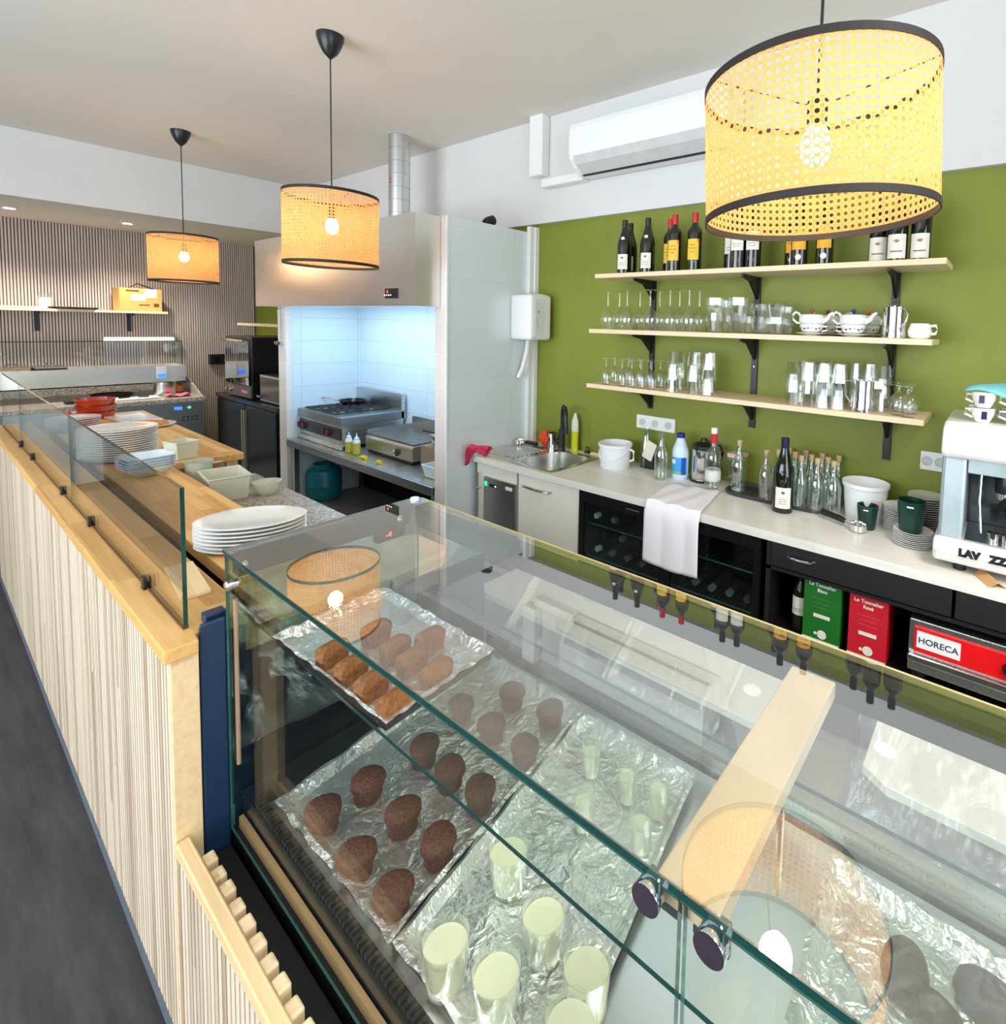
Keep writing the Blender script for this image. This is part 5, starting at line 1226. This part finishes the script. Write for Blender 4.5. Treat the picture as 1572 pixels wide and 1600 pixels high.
tag(MB().lathe([(0, 0), (.05, 0), (.075, .03), (.08, .07), (.084, .072), (.076, .072), (.07, .03), (0, .008)], 30).build('steel_bowl', STEELP, None, (2.24, 3.14, .732)), 'steel mixing bowl on the brown box', 'bowl')
tag(MB().tube([(0, 0, 0), (-.02, .1, .01), (-.03, .18, .012)], [.006, .007, .008], 8).build('spatula', BLACK, None, (2.22, 3.11, .812)), 'black utensil handle lying across the steel bowl', 'utensil')
tub('white_food_tub', 'white food tub at the right front of the steel bench', 2.14, 2.98, .562, .10, .10, .085, 0, plain('dull_white_plastic', s2l(206, 216, 212), .4))
# squeeze bottles and caps
SQB = [(0, 0), (.026, 0), (.028, .006), (.028, .085), (.024, .105), (.018, .112), (.018, .125), (.006, .132), (.003, .158), (0, .158)]
for i, (u, v) in enumerate(((543, 707), (553, 710))):
    p = at(u, v, z=.56); o = thing('squeeze_bottle', ['left clear squeeze bottle with oil beside the stove', 'right clear squeeze bottle with oil beside the stove'][i], 'bottle', (2.06 + .012 * i, p.y, .562), 0, 'squeeze bottles of oil')
    MB().lathe(SQB[:4] + [(0, .085)], 20).build('oil', plain('yellow_oil', s2l(190, 180, 70), .15), o)
    MB().lathe([SQB[3]] + SQB[4:], 20).build('nozzle_top', plain('white_nozzle', s2l(220, 230, 232), .3), o)
YEL = plain('yellow_plastic', s2l(238, 206, 10), .35)
for i, (u, v, ln) in enumerate(((575, 714, .05), (596, 722, .03))):
    p = at(u, v, z=.57)
    tag(MB().tube([(0, -ln * .5, .014), (0, ln * .2, .014), (-.01, ln * .8, .012)], [.014, .014, .007], 10).build('yellow_clip', YEL, None, (2.03, p.y, .561)), ['left yellow plastic clip on the bench edge', 'right yellow plastic clip on the bench edge'][i], 'clip', 'yellow clips on the bench')
# under the bench
o = thing('gas_cylinder', 'teal gas cylinder standing under the steel bench', 'gas cylinder', (2.20, 4.80, 0))
w = MB().lathe([(0, .0), (.10, 0), (.10, .02), (.135, .03), (.142, .05), (.142, .13), (.144, .135), (.144, .145), (.142, .15), (.142, .24), (.13, .27), (.09, .285), (0, .29)], 32).build('cylinder_shell', plain('teal_enamel', s2l(16, 118, 132), .35, var=.1), o)
MB().lathe([(.085, .28), (.085, .32), (.078, .32), (.078, .28)], 24, cap=False).build('valve_guard', plain('teal_enamel', 0, 0), o)
o = tub('yellow_crate', 'yellow crate under the right part of the steel bench', 2.22, 3.25, .0, .13, .19, .23, .2, plain('yellow_crate', s2l(214, 190, 20), .4, var=.2), cat='crate')
MB().box(2.6, 2.615, 2.85, 4.9, 0, .5).build('bench_shadow_panel', DARK); tag(bpy.data.objects['bench_shadow_panel'], 'black sheet standing in for the shade at the back under the steel bench', 'panel')  # shade under the bench, put in as a near-black sheet
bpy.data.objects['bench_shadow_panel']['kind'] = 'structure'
# ladle hanging on left pier
o = thing('ladle', 'steel ladle hanging from the hood at the left pier', 'ladle', (1.93, 5.0, 1.36))
MB().tube([(0, 0, .30), (0, .0, .05)], .006, 6).build('ladle_handle', STEELP, o)
MB().lathe([(.035, .03), (.03, .008), (.015, -.004), (0, -.006)], 20, cap=False).build('ladle_bowl', STEELP, o)
MB().tube([(0, 0, .30), (0.02, 0, .32), (.03, 0, .30)], .003, 6).build('hook', STEELP, o)

# ================================================================== KITCHEN: FAR RIGHT
oc = thing('black_base_unit', 'black two-door base unit under the oven beyond the cooker niche', 'cabinet', (2.3, 5.80, 0))
MB().box(-.34, .36, -.70, .78, .06, .765).build('carcass', plain('black_board', 0, 0), oc)
MB().box(-.36, .37, -.71, .79, .765, .80).build('dark_top', plain('dark_top_steel', (.05, .05, .05), .25, metal=.6), oc)
for (a, b, hy) in ((-.68, .02, -.0), (.035, .76, .055)):
    d_ = MB().box(-.356, -.34, a, b, .08, .75).build('door', FB, oc, bevel=.003)
    MB().box(-.375, -.356, hy - .012, hy + .012, .10, .70).build('handle', plain('pale_handle', s2l(150, 150, 128), .3, metal=.6), d_)
ov = thing('oven', 'black countertop convection oven with glass door on the far base unit', 'oven', (2.28, 6.03, .80))
MB().box(-.30, .30, -.30, .36, .02, .60).build('oven_body', FB, ov, bevel=.006)
MB().box(-.318, -.30, -.27, .34, .14, .57).build('door', glass('oven_glass', (.10, .12, .12), boost=.06), ov)
MB().tube([(-.35, -.25, .565), (-.35, .32, .565)], .012, 8).build('door_handle', STEELP, ov)
MB().box(-.315, -.30, -.30, .36, .02, .13).build('control_strip', plain('dark_grey_strip', s2l(70, 70, 70), .3), ov)
for y in (.28, .19): MB().lathe([(0, 0), (.03, 0), (.028, .02), (0, .022)], 18, T=Matrix.Translation((-.315, y, .075)) @ Matrix.Rotation(-PI / 2, 4, 'Y')).build('knob', STEELP, ov)
MB().box(-.3165, -.315, -.22, -.08, .06, .085).build('oven_mark', STEELP, ov)
tag(MB().box(-.02, .03, -.2, .2, 0, .02).build('oven_tray', STEELP, None, (1.96, 6.30, 1.36)), 'pale tray edge poking out on top of the oven', 'tray') if False else None
o = thing('toaster', 'stainless steel counter toaster right of the oven', 'toaster', (2.2, 5.36, .80))
MB().box(-.20, .25, -.24, .25, .01, .26).build('toaster_body', steel('toaster_steel', (.60, .57, .52), .25), o, bevel=.006)
MB().box(-.205, -.2, -.22, .23, .03, .24).build('front_glass', plain('smoky_front', s2l(110, 104, 96), .15, metal=.6), o)
MB().tube([(-.23, .22, .06), (-.23, .14, .06)], .012, 8).build('lever', STEELP, o)
pot = thing('stock_pot', 'tall steel stock pot behind the toaster', 'pot', (2.42, 5.42, .80 + .002))
MB().lathe([(0, .0), (.17, 0), (.175, .01), (.175, .50), (0, .50)], 36).build('pot_body', plain('dull_pot_steel', s2l(112, 114, 112), .4, metal=.5), pot) if False else None
MB().box(-.14, .2, -.16, .2, .27, .60).build('pot_body', plain('dull_grey_steel', s2l(104, 106, 104), .45, metal=.4), pot, bevel=.01)
pot['label'] = 'grey steel warming cabinet standing above the toaster'; pot['category'] = 'cabinet'; pot.name = 'warming_cabinet'
MB().box(-.14, .2, -.16, .2, .262, .27).build('foot_plate', STEEL, pot)
tag(MB().lathe([(0, 0), (.10, 0), (.16, .03), (.17, .05), (.16, .052), (.1, .01), (0, .01)], 36).build('serving_bowl', CERAM, None, (2.36, 5.38, 1.425)), 'wide white bowl on top of the grey warming cabinet', 'bowl')
tag(Bx('wall_shelf', 2.20, WX, 5.10, 6.75, 1.50, 1.525, OAK), 'short oak shelf on the green wall above the oven', 'shelf')
o = thing('junction_box', 'black socket box on the ribbed wall left of the oven', 'socket', (at(340, 562, y=FY - .03).x, FY - .02, at(340, 562, y=FY).z - .05))
MB().box(-.09, .09, -.06, 0, 0, .12).build('box_body', BLACK, o, bevel=.005)
MB().box(-.05, .0, -.065, -.06, .03, .09).build('socket_face', STEELP, o)

# ================================================================== KITCHEN: PIZZA PREP COUNTER ON THE FAR WALL
yf = 6.62
pc = thing('pizza_prep_fridge', 'stainless pizza prep fridge with granite top against the ribbed wall', 'fridge', (1.0, 7.0, 0))
gx = 1.87 - 1.0
MB().box(-1.4, gx - .02, yf + .02 - 7, .55, .05, .72).build('body', steel('prep_body_steel', (.34, .36, .35), .35), pc)
MB().box(-1.4, gx, yf - 7, .57, .72, .76).build('granite_top', GRANITE, pc, bevel=.003)
MB().box(-1.4, gx, .53, .57, .76, .97).build('granite_backsplash', GRANITE, pc)
MB().prism([(yf - 7 + .10, .76), (.57, .76), (.57, 1.0), (.38, 1.0)], gx - .02, gx, axis=0).build('granite_side', GRANITE, pc)
q = MB().box(gx - .26, gx - .20, yf - 7 + .012, yf - 7 + .02, .645, .675).build('blue_display', plain('blue_lcd', (.02, .10, .9), .3, emit=2.2), pc)
MB().lathe([(0, 0), (.014, 0), (.014, .006), (0, .006)], 14, T=Matrix.Translation((gx - .14, yf - 7 + .02, .66)) @ Matrix.Rotation(PI / 2, 4, 'X')).build('green_lamp', plain('green_lamp', 0, 0), pc)
w = MB()
for k in range(4):
    for j in range(2): w.box(gx - .20 + k * .035, gx - .18 + k * .035, yf - 7 + .014, yf - 7 + .02, .56 - j * .03, .57 - j * .03)
w.build('vent_slots', DARK, pc)
# topping rail
yr_ = 7.02
tr_ = thing('topping_rail', 'stainless refrigerated topping rail with glass cover on the prep fridge', 'topping rail', (.9, yr_ + .2, .88))
rx1 = at(290, 580, y=yr_).x - .9; zt_ = at(150, 576, y=yr_).z - .88; zb_ = at(150, 604, y=yr_).z - .88
RS = steel('rail_steel', (.82, .79, .72), .32, axis=0)
w = MB().box(-1.4, rx1, -.2, -.185, zb_, zt_).box(-1.4, rx1, -.2, .2, zb_, zb_ + .01).box(-1.4, rx1, .185, .2, zb_, zt_).box(rx1 - .001, rx1, -.185, .185, zb_ + .01, zt_)
for k in range(8): w.box(-1.4 + k * .237, -1.4 + k * .237 + .01, -.19, .19, zt_ - .01, zt_)
w.build('rail_body', RS, tr_)
for x in (-1.2, rx1 - .1): MB().box(x - .02, x + .02, -.15, .15, 0, zb_).build('leg', RS, tr_)
MB().box(rx1 - .24, rx1 - .16, -.206, -.2, zb_ + .05, zb_ + .17).build('control_panel', plain('pale_grey_plastic', 0, 0), tr_)
MB().box(rx1 - .235, rx1 - .165, -.21, -.206, zb_ + .06, zb_ + .095).build('display', plain('blue_lcd', 0, 0), tr_)
zg = at(150, 534, y=yr_ + .1).z - .88
gl_ = MB().box(-1.4, rx1, -.10, -.094, zt_ + .02, zg, side=(1, 1)).box(-1.4, rx1, -.10, .16, zg, zg + .006, side=(2, 1)).box(rx1 - .006, rx1, -.10, .16, zt_ + .01, zg, side=(0, 1)).build('glass_cover', [GLASS, GLASSE], tr_)
GNM = steel('pan_steel', (.62, .60, .56), .25)
FILL = [plain('topping_0', s2l(60, 70, 50), .6, var=.4, scale=60), plain('topping_1', s2l(226, 190, 120), .5, var=.3, scale=60), plain('topping_2', s2l(70, 50, 44), .6, var=.4, scale=60)]
for k in range(6):
    x = .9 - 1.37 + k * .237 + .112
    o = thing('gastro_pan', 'steel topping pan with lid, %s from the left in the far rail' % ORD[k], 'pan', (x, yr_ + .2, .88 + zt_ - .045), 0, 'topping pans in the rail')
    MB().box(-.10, .10, -.17, .17, 0, .055).build('pan_body', FILL[k % 3], o)
    MB().box(-.105, .105, -.175, .175, .06, .068).build('pan_lid', GNM, o, bevel=.003)
    MB().tube([(-.04, -.02, .07), (-.03, -.02, .095), (.03, -.02, .095), (.04, -.02, .07)], .006, 6).build('lid_handle', GNM, o)
o = MB().box(-.9 + .62, .30, -.03, .03, 0, .045).build('strip_light', plain('white_tube_casing', s2l(240, 240, 236), .3, emit=.4), None, (at(221, 527, y=FY - .05).x - .02, FY - .05, at(221, 533, y=FY - .05).z), bevel=.01)
tag(o, 'white strip light casing low on the ribbed wall', 'light')
# items on the granite
def onp(u, v): p = at(u, v, z=.762); return (p.x, min(p.y, 7.4), .762)
q = onp(235, 633); tag(MB().box(-.26, .26, -.09, .09, 0, .012).build('cutting_board', WPLAST, None, (1.28, 6.86, .762), bevel=.004), 'white cutting board on the granite of the prep fridge', 'cutting board')
for i, (x, y, rz, ln) in enumerate(((1.28, 6.86, .4, .09), (1.42, 6.84, -.5, .08))):
    o = thing('kitchen_knife', ['left knife with black handle on the cutting board', 'right knife with black handle on the cutting board'][i], 'knife', (x, y, .775), rz, 'knives on the cutting board')
    MB().box(-ln / 2, ln / 2, -.010, .010, 0, .014).build('handle', BLACK, o, bevel=.003)
    MB().prism([(ln / 2, -.012), (ln / 2 + .14, 0), (ln / 2, .012)], 0, .002).build('blade', STEELP, o)
tag(MB().box(-.10, .10, -.045, .045, 0, .02).build('black_pouch', BLACK, None, (.97, 6.84, .762), .1, bevel=.004), 'small black case left of the cutting board', 'case')
o = tag(MB().lathe([(0, 0), (.15, 0), (.165, .02), (.16, .022), (.145, .005), (0, .005)], 30).build('oven_pan', CI, None, (1.26, 7.24, .762)), 'upper of the dark shallow pans at the granite back', 'pan')
tag(MB().lathe([(0, 0), (.085, 0), (.09, .01), (.092, .14), (.088, .14), (.085, .01), (0, .01)], 28).build('steel_pot', STEEL, None, (1.62, 6.98, .762)), 'tall steel pot at the back of the granite top', 'pot')
tag(MB().lathe([(0, 0), (.085, 0), (.09, .01), (.092, .13), (0, .13)], 28).build('dark_pot', CI, None, (1.76, 7.26, .762)), 'dark pot next to the honey jar', 'pot') if False else None
o = thing('sauce_jar', 'amber sauce jar with golden lid near the granite side', 'jar', (1.74, 7.08, .762))
MB().lathe([(0, 0), (.042, 0), (.045, .01), (.045, .10), (.034, .12), (0, .12)], 22).build('jar_glass', plain('amber_sauce', s2l(170, 80, 24), .15), o)
MB().lathe([(.036, .118), (.038, .145), (0, .145)], 20).build('jar_lid', plain('gold_lid', s2l(214, 190, 120), .3, metal=.5), o)
MB().lathe([(.0455, .025), (.0458, .03), (.0458, .08), (.0455, .082)], 22, cap=False).build('jar_label', plain('orange_label', s2l(230, 140, 50), .5), o)
def pk2(u, v): return ((u - .5) * .2, (v - .5) * .12, .012 + .012 * math.sin(u * 9) * math.cos(v * 7) + .006)
clothy('pink_dishcloth', 'small pink dishcloth at the right end of the granite top', 'cloth', plain('soft_pink_cloth', s2l(224, 110, 130), .9), (1.68, 6.80, .762), pk2, 14, 10)
# shelf on ribbed wall
zs = at(150, 484, y=FY - .25).z; xr = at(262, 487, y=FY - .25).x
o = thing('wall_shelf', 'long oak shelf with two brackets on the ribbed far wall', 'shelf', (.6, FY - .012, zs))
MB().box(-1.2, xr - .6, -.25, 0, -.025, 0).build('board', OAK, o)
for u in (57, 201):
    x = at(u, 500, y=FY - .02).x - .6; MB().box(x - .016, x + .016, -.02, 0, -.22, -.025).box(x - .006, x + .006, -.2, -.0, -.05, -.025).build('bracket', plain('navy_bracket', s2l(26, 30, 48), .5), o)
cb_ = thing('cardboard_box', 'brown cardboard box with labels and open flaps on the far shelf', 'box', (at(215, 468, y=7.45).x, 7.45, zs), .12)
KR = plain('cardboard', s2l(206, 164, 92), .8, var=.06); KD = plain('carton_print', s2l(110, 70, 34), .8)
bw = (at(249, 470, y=7.45).x - at(181, 470, y=7.45).x) / 2; bh = at(215, 451, y=7.45).z - zs
b_ = MB().box(-bw, bw, -.09, .09, 0, bh).build('carton_body', KR, cb_, bevel=.002)
MB().box(-bw * .45, bw * .2, -.092, -.09, bh * .45, bh * .75).build('shipping_label', LABW, b_)
MB().box(bw * .15, bw * .75, -.092, -.09, bh * .6, bh * .98).build('shipping_label', LABW, b_)
MB().box(-bw * .1, bw * .4, -.0915, -.09, bh * .25, bh * .30).box(bw * .6, bw * .85, -.0915, -.09, bh * .2, bh * .35).box(-bw * .7, -bw * .1, -.0915, -.09, bh * .85, bh * .92).build('carton_print', KD, b_)
MB().prism([(-bw * .4, bh), (bw * .1, bh + .06), (bw * .85, bh + .01), (bw * .85, bh), (bw * .1, bh + .05)], .03, .06, axis=1).build('flap', plain('dark_flap', s2l(70, 44, 34), .7), cb_)
o = thing('glass_jar', 'small glass jar with white content on the far shelf', 'jar', (at(70, 466, y=7.47).x, 7.47, zs))
MB().lathe([(0, 0), (.045, 0), (.045, .10), (.04, .105), (0, .105)], 20).build('white_content', CERAM, o)
MB().lathe([(.047, 0), (.048, .12), (.04, .135), (.04, .145)], 20, cap=False).build('jar_glass', BOTTLEC, o)
tag(MB().lathe([(0, 0), (.16, 0), (.19, .018), (.185, .02), (.15, .006), (0, .006)], 30).build('round_tray', BLACK, None, (at(115, 478, y=7.45).x, 7.45, zs)), 'black round tray on the far shelf between jar and box', 'tray')
tag(MB().box(-.13, .13, -.09, .09, 0, .015).build('serving_board', BATTEN, None, (at(28, 478, y=7.45).x, 7.45, zs), bevel=.004), 'thin wooden board at the left of the far shelf', 'board')

# ================================================================== INSIDE THE DISPLAY CASE
def foil_mat():
    m, t, p = base_mat('crumpled_foil')
    tc = nn(t, 'ShaderNodeTexCoord'); v = nn(t, 'ShaderNodeTexVoronoi', Scale=26); v.distance = 'CHEBYCHEV'
    no = nn(t, 'ShaderNodeTexNoise', Scale=9, Detail=5); t.links.new(tc.outputs['Object'], no.inputs['Vector'])
    mx = nn(t, 'ShaderNodeVectorMath', operation='MULTIPLY_ADD'); mx.inputs[1].default_value = (.25, .25, .25); t.links.new(no.outputs['Color'], mx.inputs[0]); t.links.new(tc.outputs['Object'], mx.inputs[2]); t.links.new(mx.outputs[0], v.inputs['Vector'])
    ad = nn(t, 'ShaderNodeMath', operation='ADD'); t.links.new(v.outputs['Distance'], ad.inputs[0]); t.links.new(no.outputs['Fac'], ad.inputs[1])
    b = nn(t, 'ShaderNodeBump', Strength=.55, Distance=.012); t.links.new(ad.outputs[0], b.inputs['Height']); t.links.new(b.outputs[0], p.inputs['Normal'])
    p.inputs['Base Color'].default_value = (.92, .92, .90, 1); p.inputs['Metallic'].default_value = .9; p.inputs['Roughness'].default_value = .34
    return m
FOIL = foil_mat()
def tray(label, c, loc_z, group=None):
    """c: four corners (front-left, front-right, back-right, back-left) on the deck"""
    cx_ = sum(p[0] for p in c) / 4; cy_ = sum(p[1] for p in c) / 4
    o = thing('baking_tray', label, 'tray', (cx_, cy_, loc_z), 0, group)
    P_ = [Vector((p[0] - cx_, p[1] - cy_, 0)) for p in c]
    cen = Vector((0, 0, 0))
    w = MB(); ins = [p * .97 for p in P_]
    vs = [tuple(p * .985) for p in P_] + [(p.x, p.y, .016) for p in P_] + [(p.x * .99, p.y * .99, .017) for p in P_] + [(p.x, p.y, .002) for p in ins]
    fs = [(0, 1, 2, 3)[::-1]] + [(j * 4 + i, j * 4 + (i + 1) % 4, (j + 1) * 4 + (i + 1) % 4, (j + 1) * 4 + i) for j in range(3) for i in range(4)] + [(12, 13, 14, 15)]
    w.add(vs, fs).build('tray_body', plain('dark_tray_steel', (.05, .05, .05), .3, metal=.8), o)
    random.seed(int(cx_ * 977)); NU, NV = 46, 60
    ph = [random.uniform(0, 6) for _ in range(8)]
    def ff(u, v):
        uu, vv = -.012 + 1.024 * u, -.012 + 1.024 * v
        p = (P_[0] * (1 - uu) + P_[1] * uu) * (1 - vv) + (P_[3] * (1 - uu) + P_[2] * uu) * vv
        e = min(uu + .012, 1.012 - uu, vv + .012, 1.012 - vv)
        k = max(0, 1 - e / .06)
        z = .004 + .018 * min(1, k * 1.6) * (1 if k < .75 else 1.3 - k * .4)
        if k > .3: p = p * (1 + .006 * math.sin(u * 31 + v * 17 + ph[0]) * k); z += .0022 * math.sin(u * 27 + v * 33 + 2 * math.sin(u * 19 + ph[2]) + ph[1]) * k
        z += .0009 * (math.sin(u * 23 + ph[2]) * math.sin(v * 31 + ph[3]) + math.sin(u * 51 + v * 17 + ph[4]) * .6 + math.sin(v * 71 - u * 40 + ph[5]) * .5)
        return (p.x, p.y, z + .002)
    MB().grid(ff, NU, NV).build('foil_lining', FOIL, o)
    return o
DK = DZ + .001
tray('foil-lined tray with fourteen round chocolate cakes', [(.455, 1.215), (.462, .785), (1.078, .874), (1.078, 1.285)], DK, 'foil-lined baking trays')
tray('foil-lined tray with the glass cream cups', [(.463, .772), (.470, .43), (1.075, .53), (1.07, .862)], DK, 'foil-lined baking trays')
tray('foil-lined tray with plastic-wrapped dark cakes at the right end', [(.470, .190), (.470, -.30), (1.075, -.24), (1.075, .222)], DK, 'foil-lined baking trays')
def sc(p, z): # scale a deck point seen from the eye to another height
    k = (EYE - z) / (EYE - .9); return p[0] * k, p[1] * k
fl = at(430, 1008, z=SHZ); frr = at(603, 1146, z=SHZ); br_ = at(770, 1030, z=SHZ); bl_ = at(600, 930, z=SHZ)
tray('foil-lined upper tray with nine small loaf cakes on the glass shelf', [(fl.x, min(fl.y, 1.315)), (frr.x, frr.y), (br_.x, br_.y), (bl_.x, min(bl_.y, 1.318))], SHZ + .001, 'foil-lined baking trays')
def cakemat(name, a, b):
    return plain(name, a, .75, var=.35, scale=140, bump=.5) if b is None else None
CK = plain('chocolate_sponge', s2l(92, 54, 32), .8, var=.4, scale=160, bump=.5)
LOAF = plain('golden_sponge', s2l(142, 88, 40), .75, var=.35, scale=120, bump=.4)
def muffin(seed):
    random.seed(seed); ph = [random.uniform(0, 6) for _ in range(6)]
    prof = [(0.001, 0), (.026, 0), (.0285, .004), (.028, .016), (.0285, .024), (.033, .030), (.0355, .038), (.034, .048), (.027, .054), (.014, .0565), (.001, .057)]
    w = MB(); n = 30; vs = []; fs = []
    for j, (r_, z) in enumerate(prof):
        for i in range(n):
            a = 2 * PI * i / n; k = 1 + .045 * math.sin(2 * a + ph[0]) + .03 * math.sin(3 * a + ph[1] + z * 60) + .012 * math.sin(9 * a + ph[2] + z * 200)
            vs.append((r_ * k * math.cos(a), r_ * k * math.sin(a), z + 0))
    for j in range(len(prof) - 1):
        for i in range(n): fs.append((j * n + i, j * n + (i + 1) % n, (j + 1) * n + (i + 1) % n, (j + 1) * n + i))
    return w.add(vs, fs, 0, True)
MU = [(505, 1265), (575, 1218), (557, 1335), (630, 1267), (685, 1312), (614, 1392), (663, 1165), (703, 1200), (750, 1232), (720, 1100), (768, 1130), (820, 1165), (800, 1080), (860, 1108)]
MUN = ['front row, nearest the left glass', 'second row, nearest the left glass', 'front row, middle', 'second row, middle', 'second row, right end', 'front row, right end', 'third row, left end', 'third row, middle', 'third row, right end', 'fourth row, left end', 'fourth row, middle', 'fourth row, right end', 'back row, left one', 'back row, right one']
mm = [muffin(k + 5).build('chocolate_cake', CK, None) for k in range(3)]
for i, (u, v) in enumerate(MU):
    p = at(u, v + 2, z=DK + .045)
    o = mm[i] if i < 3 else mm[i % 3].copy()
    if i >= 3: COL.objects.link(o)
    o.location = (p.x, p.y, DK + .0065); o.rotation_euler = (0, 0, i * 1.3); tag(o, 'round chocolate cake on foil, ' + MUN[i], 'cake', 'round chocolate cakes')
def loaf(seed):
    random.seed(seed); w = MB()
    def f_(u, v):
        a = 2 * PI * u; ca, sa = math.cos(a), math.sin(a); q_ = (abs(ca) ** 5 + abs(sa) ** 5) ** (-1 / 5)
        prof = [(1, 0), (1.02, .012), (1.07, .02), (1.10, .030), (1.04, .038), (.8, .043), (.4, .046), (.001, .047)]
        x_ = v * 7; i0 = min(6, int(x_)); k = x_ - i0; r_ = prof[i0][0] * (1 - k) + prof[i0 + 1][0] * k; z = prof[i0][1] * (1 - k) + prof[i0 + 1][1] * k
        n_ = 1 + .02 * math.sin(5 * a + seed) + .015 * math.sin(11 * a + z * 90)
        return (.030 * ca * q_ * r_ * n_, .0175 * sa * q_ * r_ * n_, z * .95)
    return w.grid(f_, 36, 14)
LO = [(520, 1010), (550, 1034), (582, 1058), (617, 1088), (588, 978), (618, 1004), (645, 1022), (683, 1040), (672, 990)]
LON = ['near row, first from the left', 'near row, second from the left', 'near row, third from the left', 'near row, rightmost', 'middle row, first from the left', 'middle row, second from the left', 'middle row, third from the left', 'middle row, rightmost', 'alone in the far row']
ll = [loaf(k + 1).build('mini_loaf_cake', LOAF, None) for k in range(2)]
for i, (u, v) in enumerate(LO):
    p = at(u, v, z=SHZ + .042)
    o = ll[i] if i < 2 else ll[i % 2].copy()
    if i >= 2: COL.objects.link(o)
    o.location = (p.x, p.y, SHZ + .0075); o.rotation_euler = (0, 0, .1 + .05 * math.sin(i * 3)); tag(o, 'small golden loaf cake, ' + LON[i], 'cake', 'small loaf cakes on the upper tray')
# cream cups
CREAM = plain('panna_cotta', s2l(228, 224, 190), .35, var=.02, subs=.2)
CUPG = glass('cup_glass', (.97, .98, .97), boost=.04)
def cup(label, loc, R, h, fill, group):
    o = thing('cream_cup', label, 'dessert', loc, 0, group)
    MB().lathe([(0, 0), (R * .78, 0), (R * .82, .004), (R, h), (R * .95, h), (R * .79, .006), (0, .005)], 32).build('glass_cup', CUPG, o)
    k = fill / h; rr = R * (.79 + .16 * k) * .99
    MB().lathe([(0, .0056), (R * .775, .0062), (rr, fill), (rr * .5, fill + .0004), (0, fill + .0006)], 32).build('cream_filling', CREAM, o)
    return o
CU = [(697, 1470), (776, 1520), (850, 1428), (795, 1328), (917, 1510), (892, 1598)]
CUN = ['leftmost of the near ones', 'second from the left in the near group', 'middle one beside the hinge side', 'farthest of the large ones', 'large one nearest the front glass joint', 'cut by the bottom edge of the photo']
pr = None
for i, (u, v) in enumerate(CU):
    p = at(u, v, z=DK + .078); L = (p.x, p.y, DK + .0065); lab = 'large glass cup of pale cream, ' + CUN[i]
    if pr is None: pr = cup(lab, L, .0385, .078, .062, 'large cream cups')
    else: dup(pr, L, label=lab)
CV = [(925, 1162), (982, 1200), (1030, 1222), (1003, 1272), (913, 1240)]
CVN = ['back left corner', 'back row middle', 'back row right', 'front right of the group', 'front left of the group']
pr = None
for i, (u, v) in enumerate(CV):
    p = at(u, v, z=DK + .085); L = (p.x, p.y, DK + .0065); lab = 'small tall shot glass of cream, ' + CVN[i]
    if pr is None: pr = cup(lab, L, .0235, .085, .058, 'small cream shot glasses')
    else: dup(pr, L, label=lab)
# plastic-wrapped dark cakes
DKC = plain('dark_brownie', s2l(62, 48, 44), .5, var=.4, scale=90, bump=.4)
WRAP = glass('plastic_wrap', (.95, .965, .97), boost=.07, rough=.10)
for i, (u, v) in enumerate(((1415, 1500), (1470, 1590), (1545, 1545))):
    p = at(u, v, z=DK + .04)
    o = tag(MB().lathe([(0, 0), (.036, 0), (.040, .01), (.036, .03), (.02, .036), (0, .037)], 24, sx=1.2, sy=.9).build('brownie', DKC, None, (p.x, p.y, DK + .0065), i * .8), 'dark brownie under plastic wrap, %s in the right tray' % ['leftmost', 'nearest the glass', 'rightmost'][i], 'cake', 'wrapped brownies')
ph = [random.uniform(0, 6) for _ in range(6)]
def wf(u, v):
    x = .52 + .53 * v; y = .17 - .40 * u
    z = .062 + .014 * math.sin(u * 13 + ph[0] + v * 4) * math.sin(v * 9 + ph[1]) + .008 * math.sin(u * 17 + v * 12 + ph[2]) + .004 * math.sin(v * 23 - u * 19) - .045 * max(0, abs(v - .5) * 2 - .8) / .2 - .040 * max(0, abs(u - .5) * 2 - .85) / .15
    return (x, y, DK + max(.026, z))
tag(MB().grid(wf, 60, 60).build('plastic_wrap', WRAP, None), 'crinkled clear plastic wrap over the brownies in the right tray', 'plastic wrap')
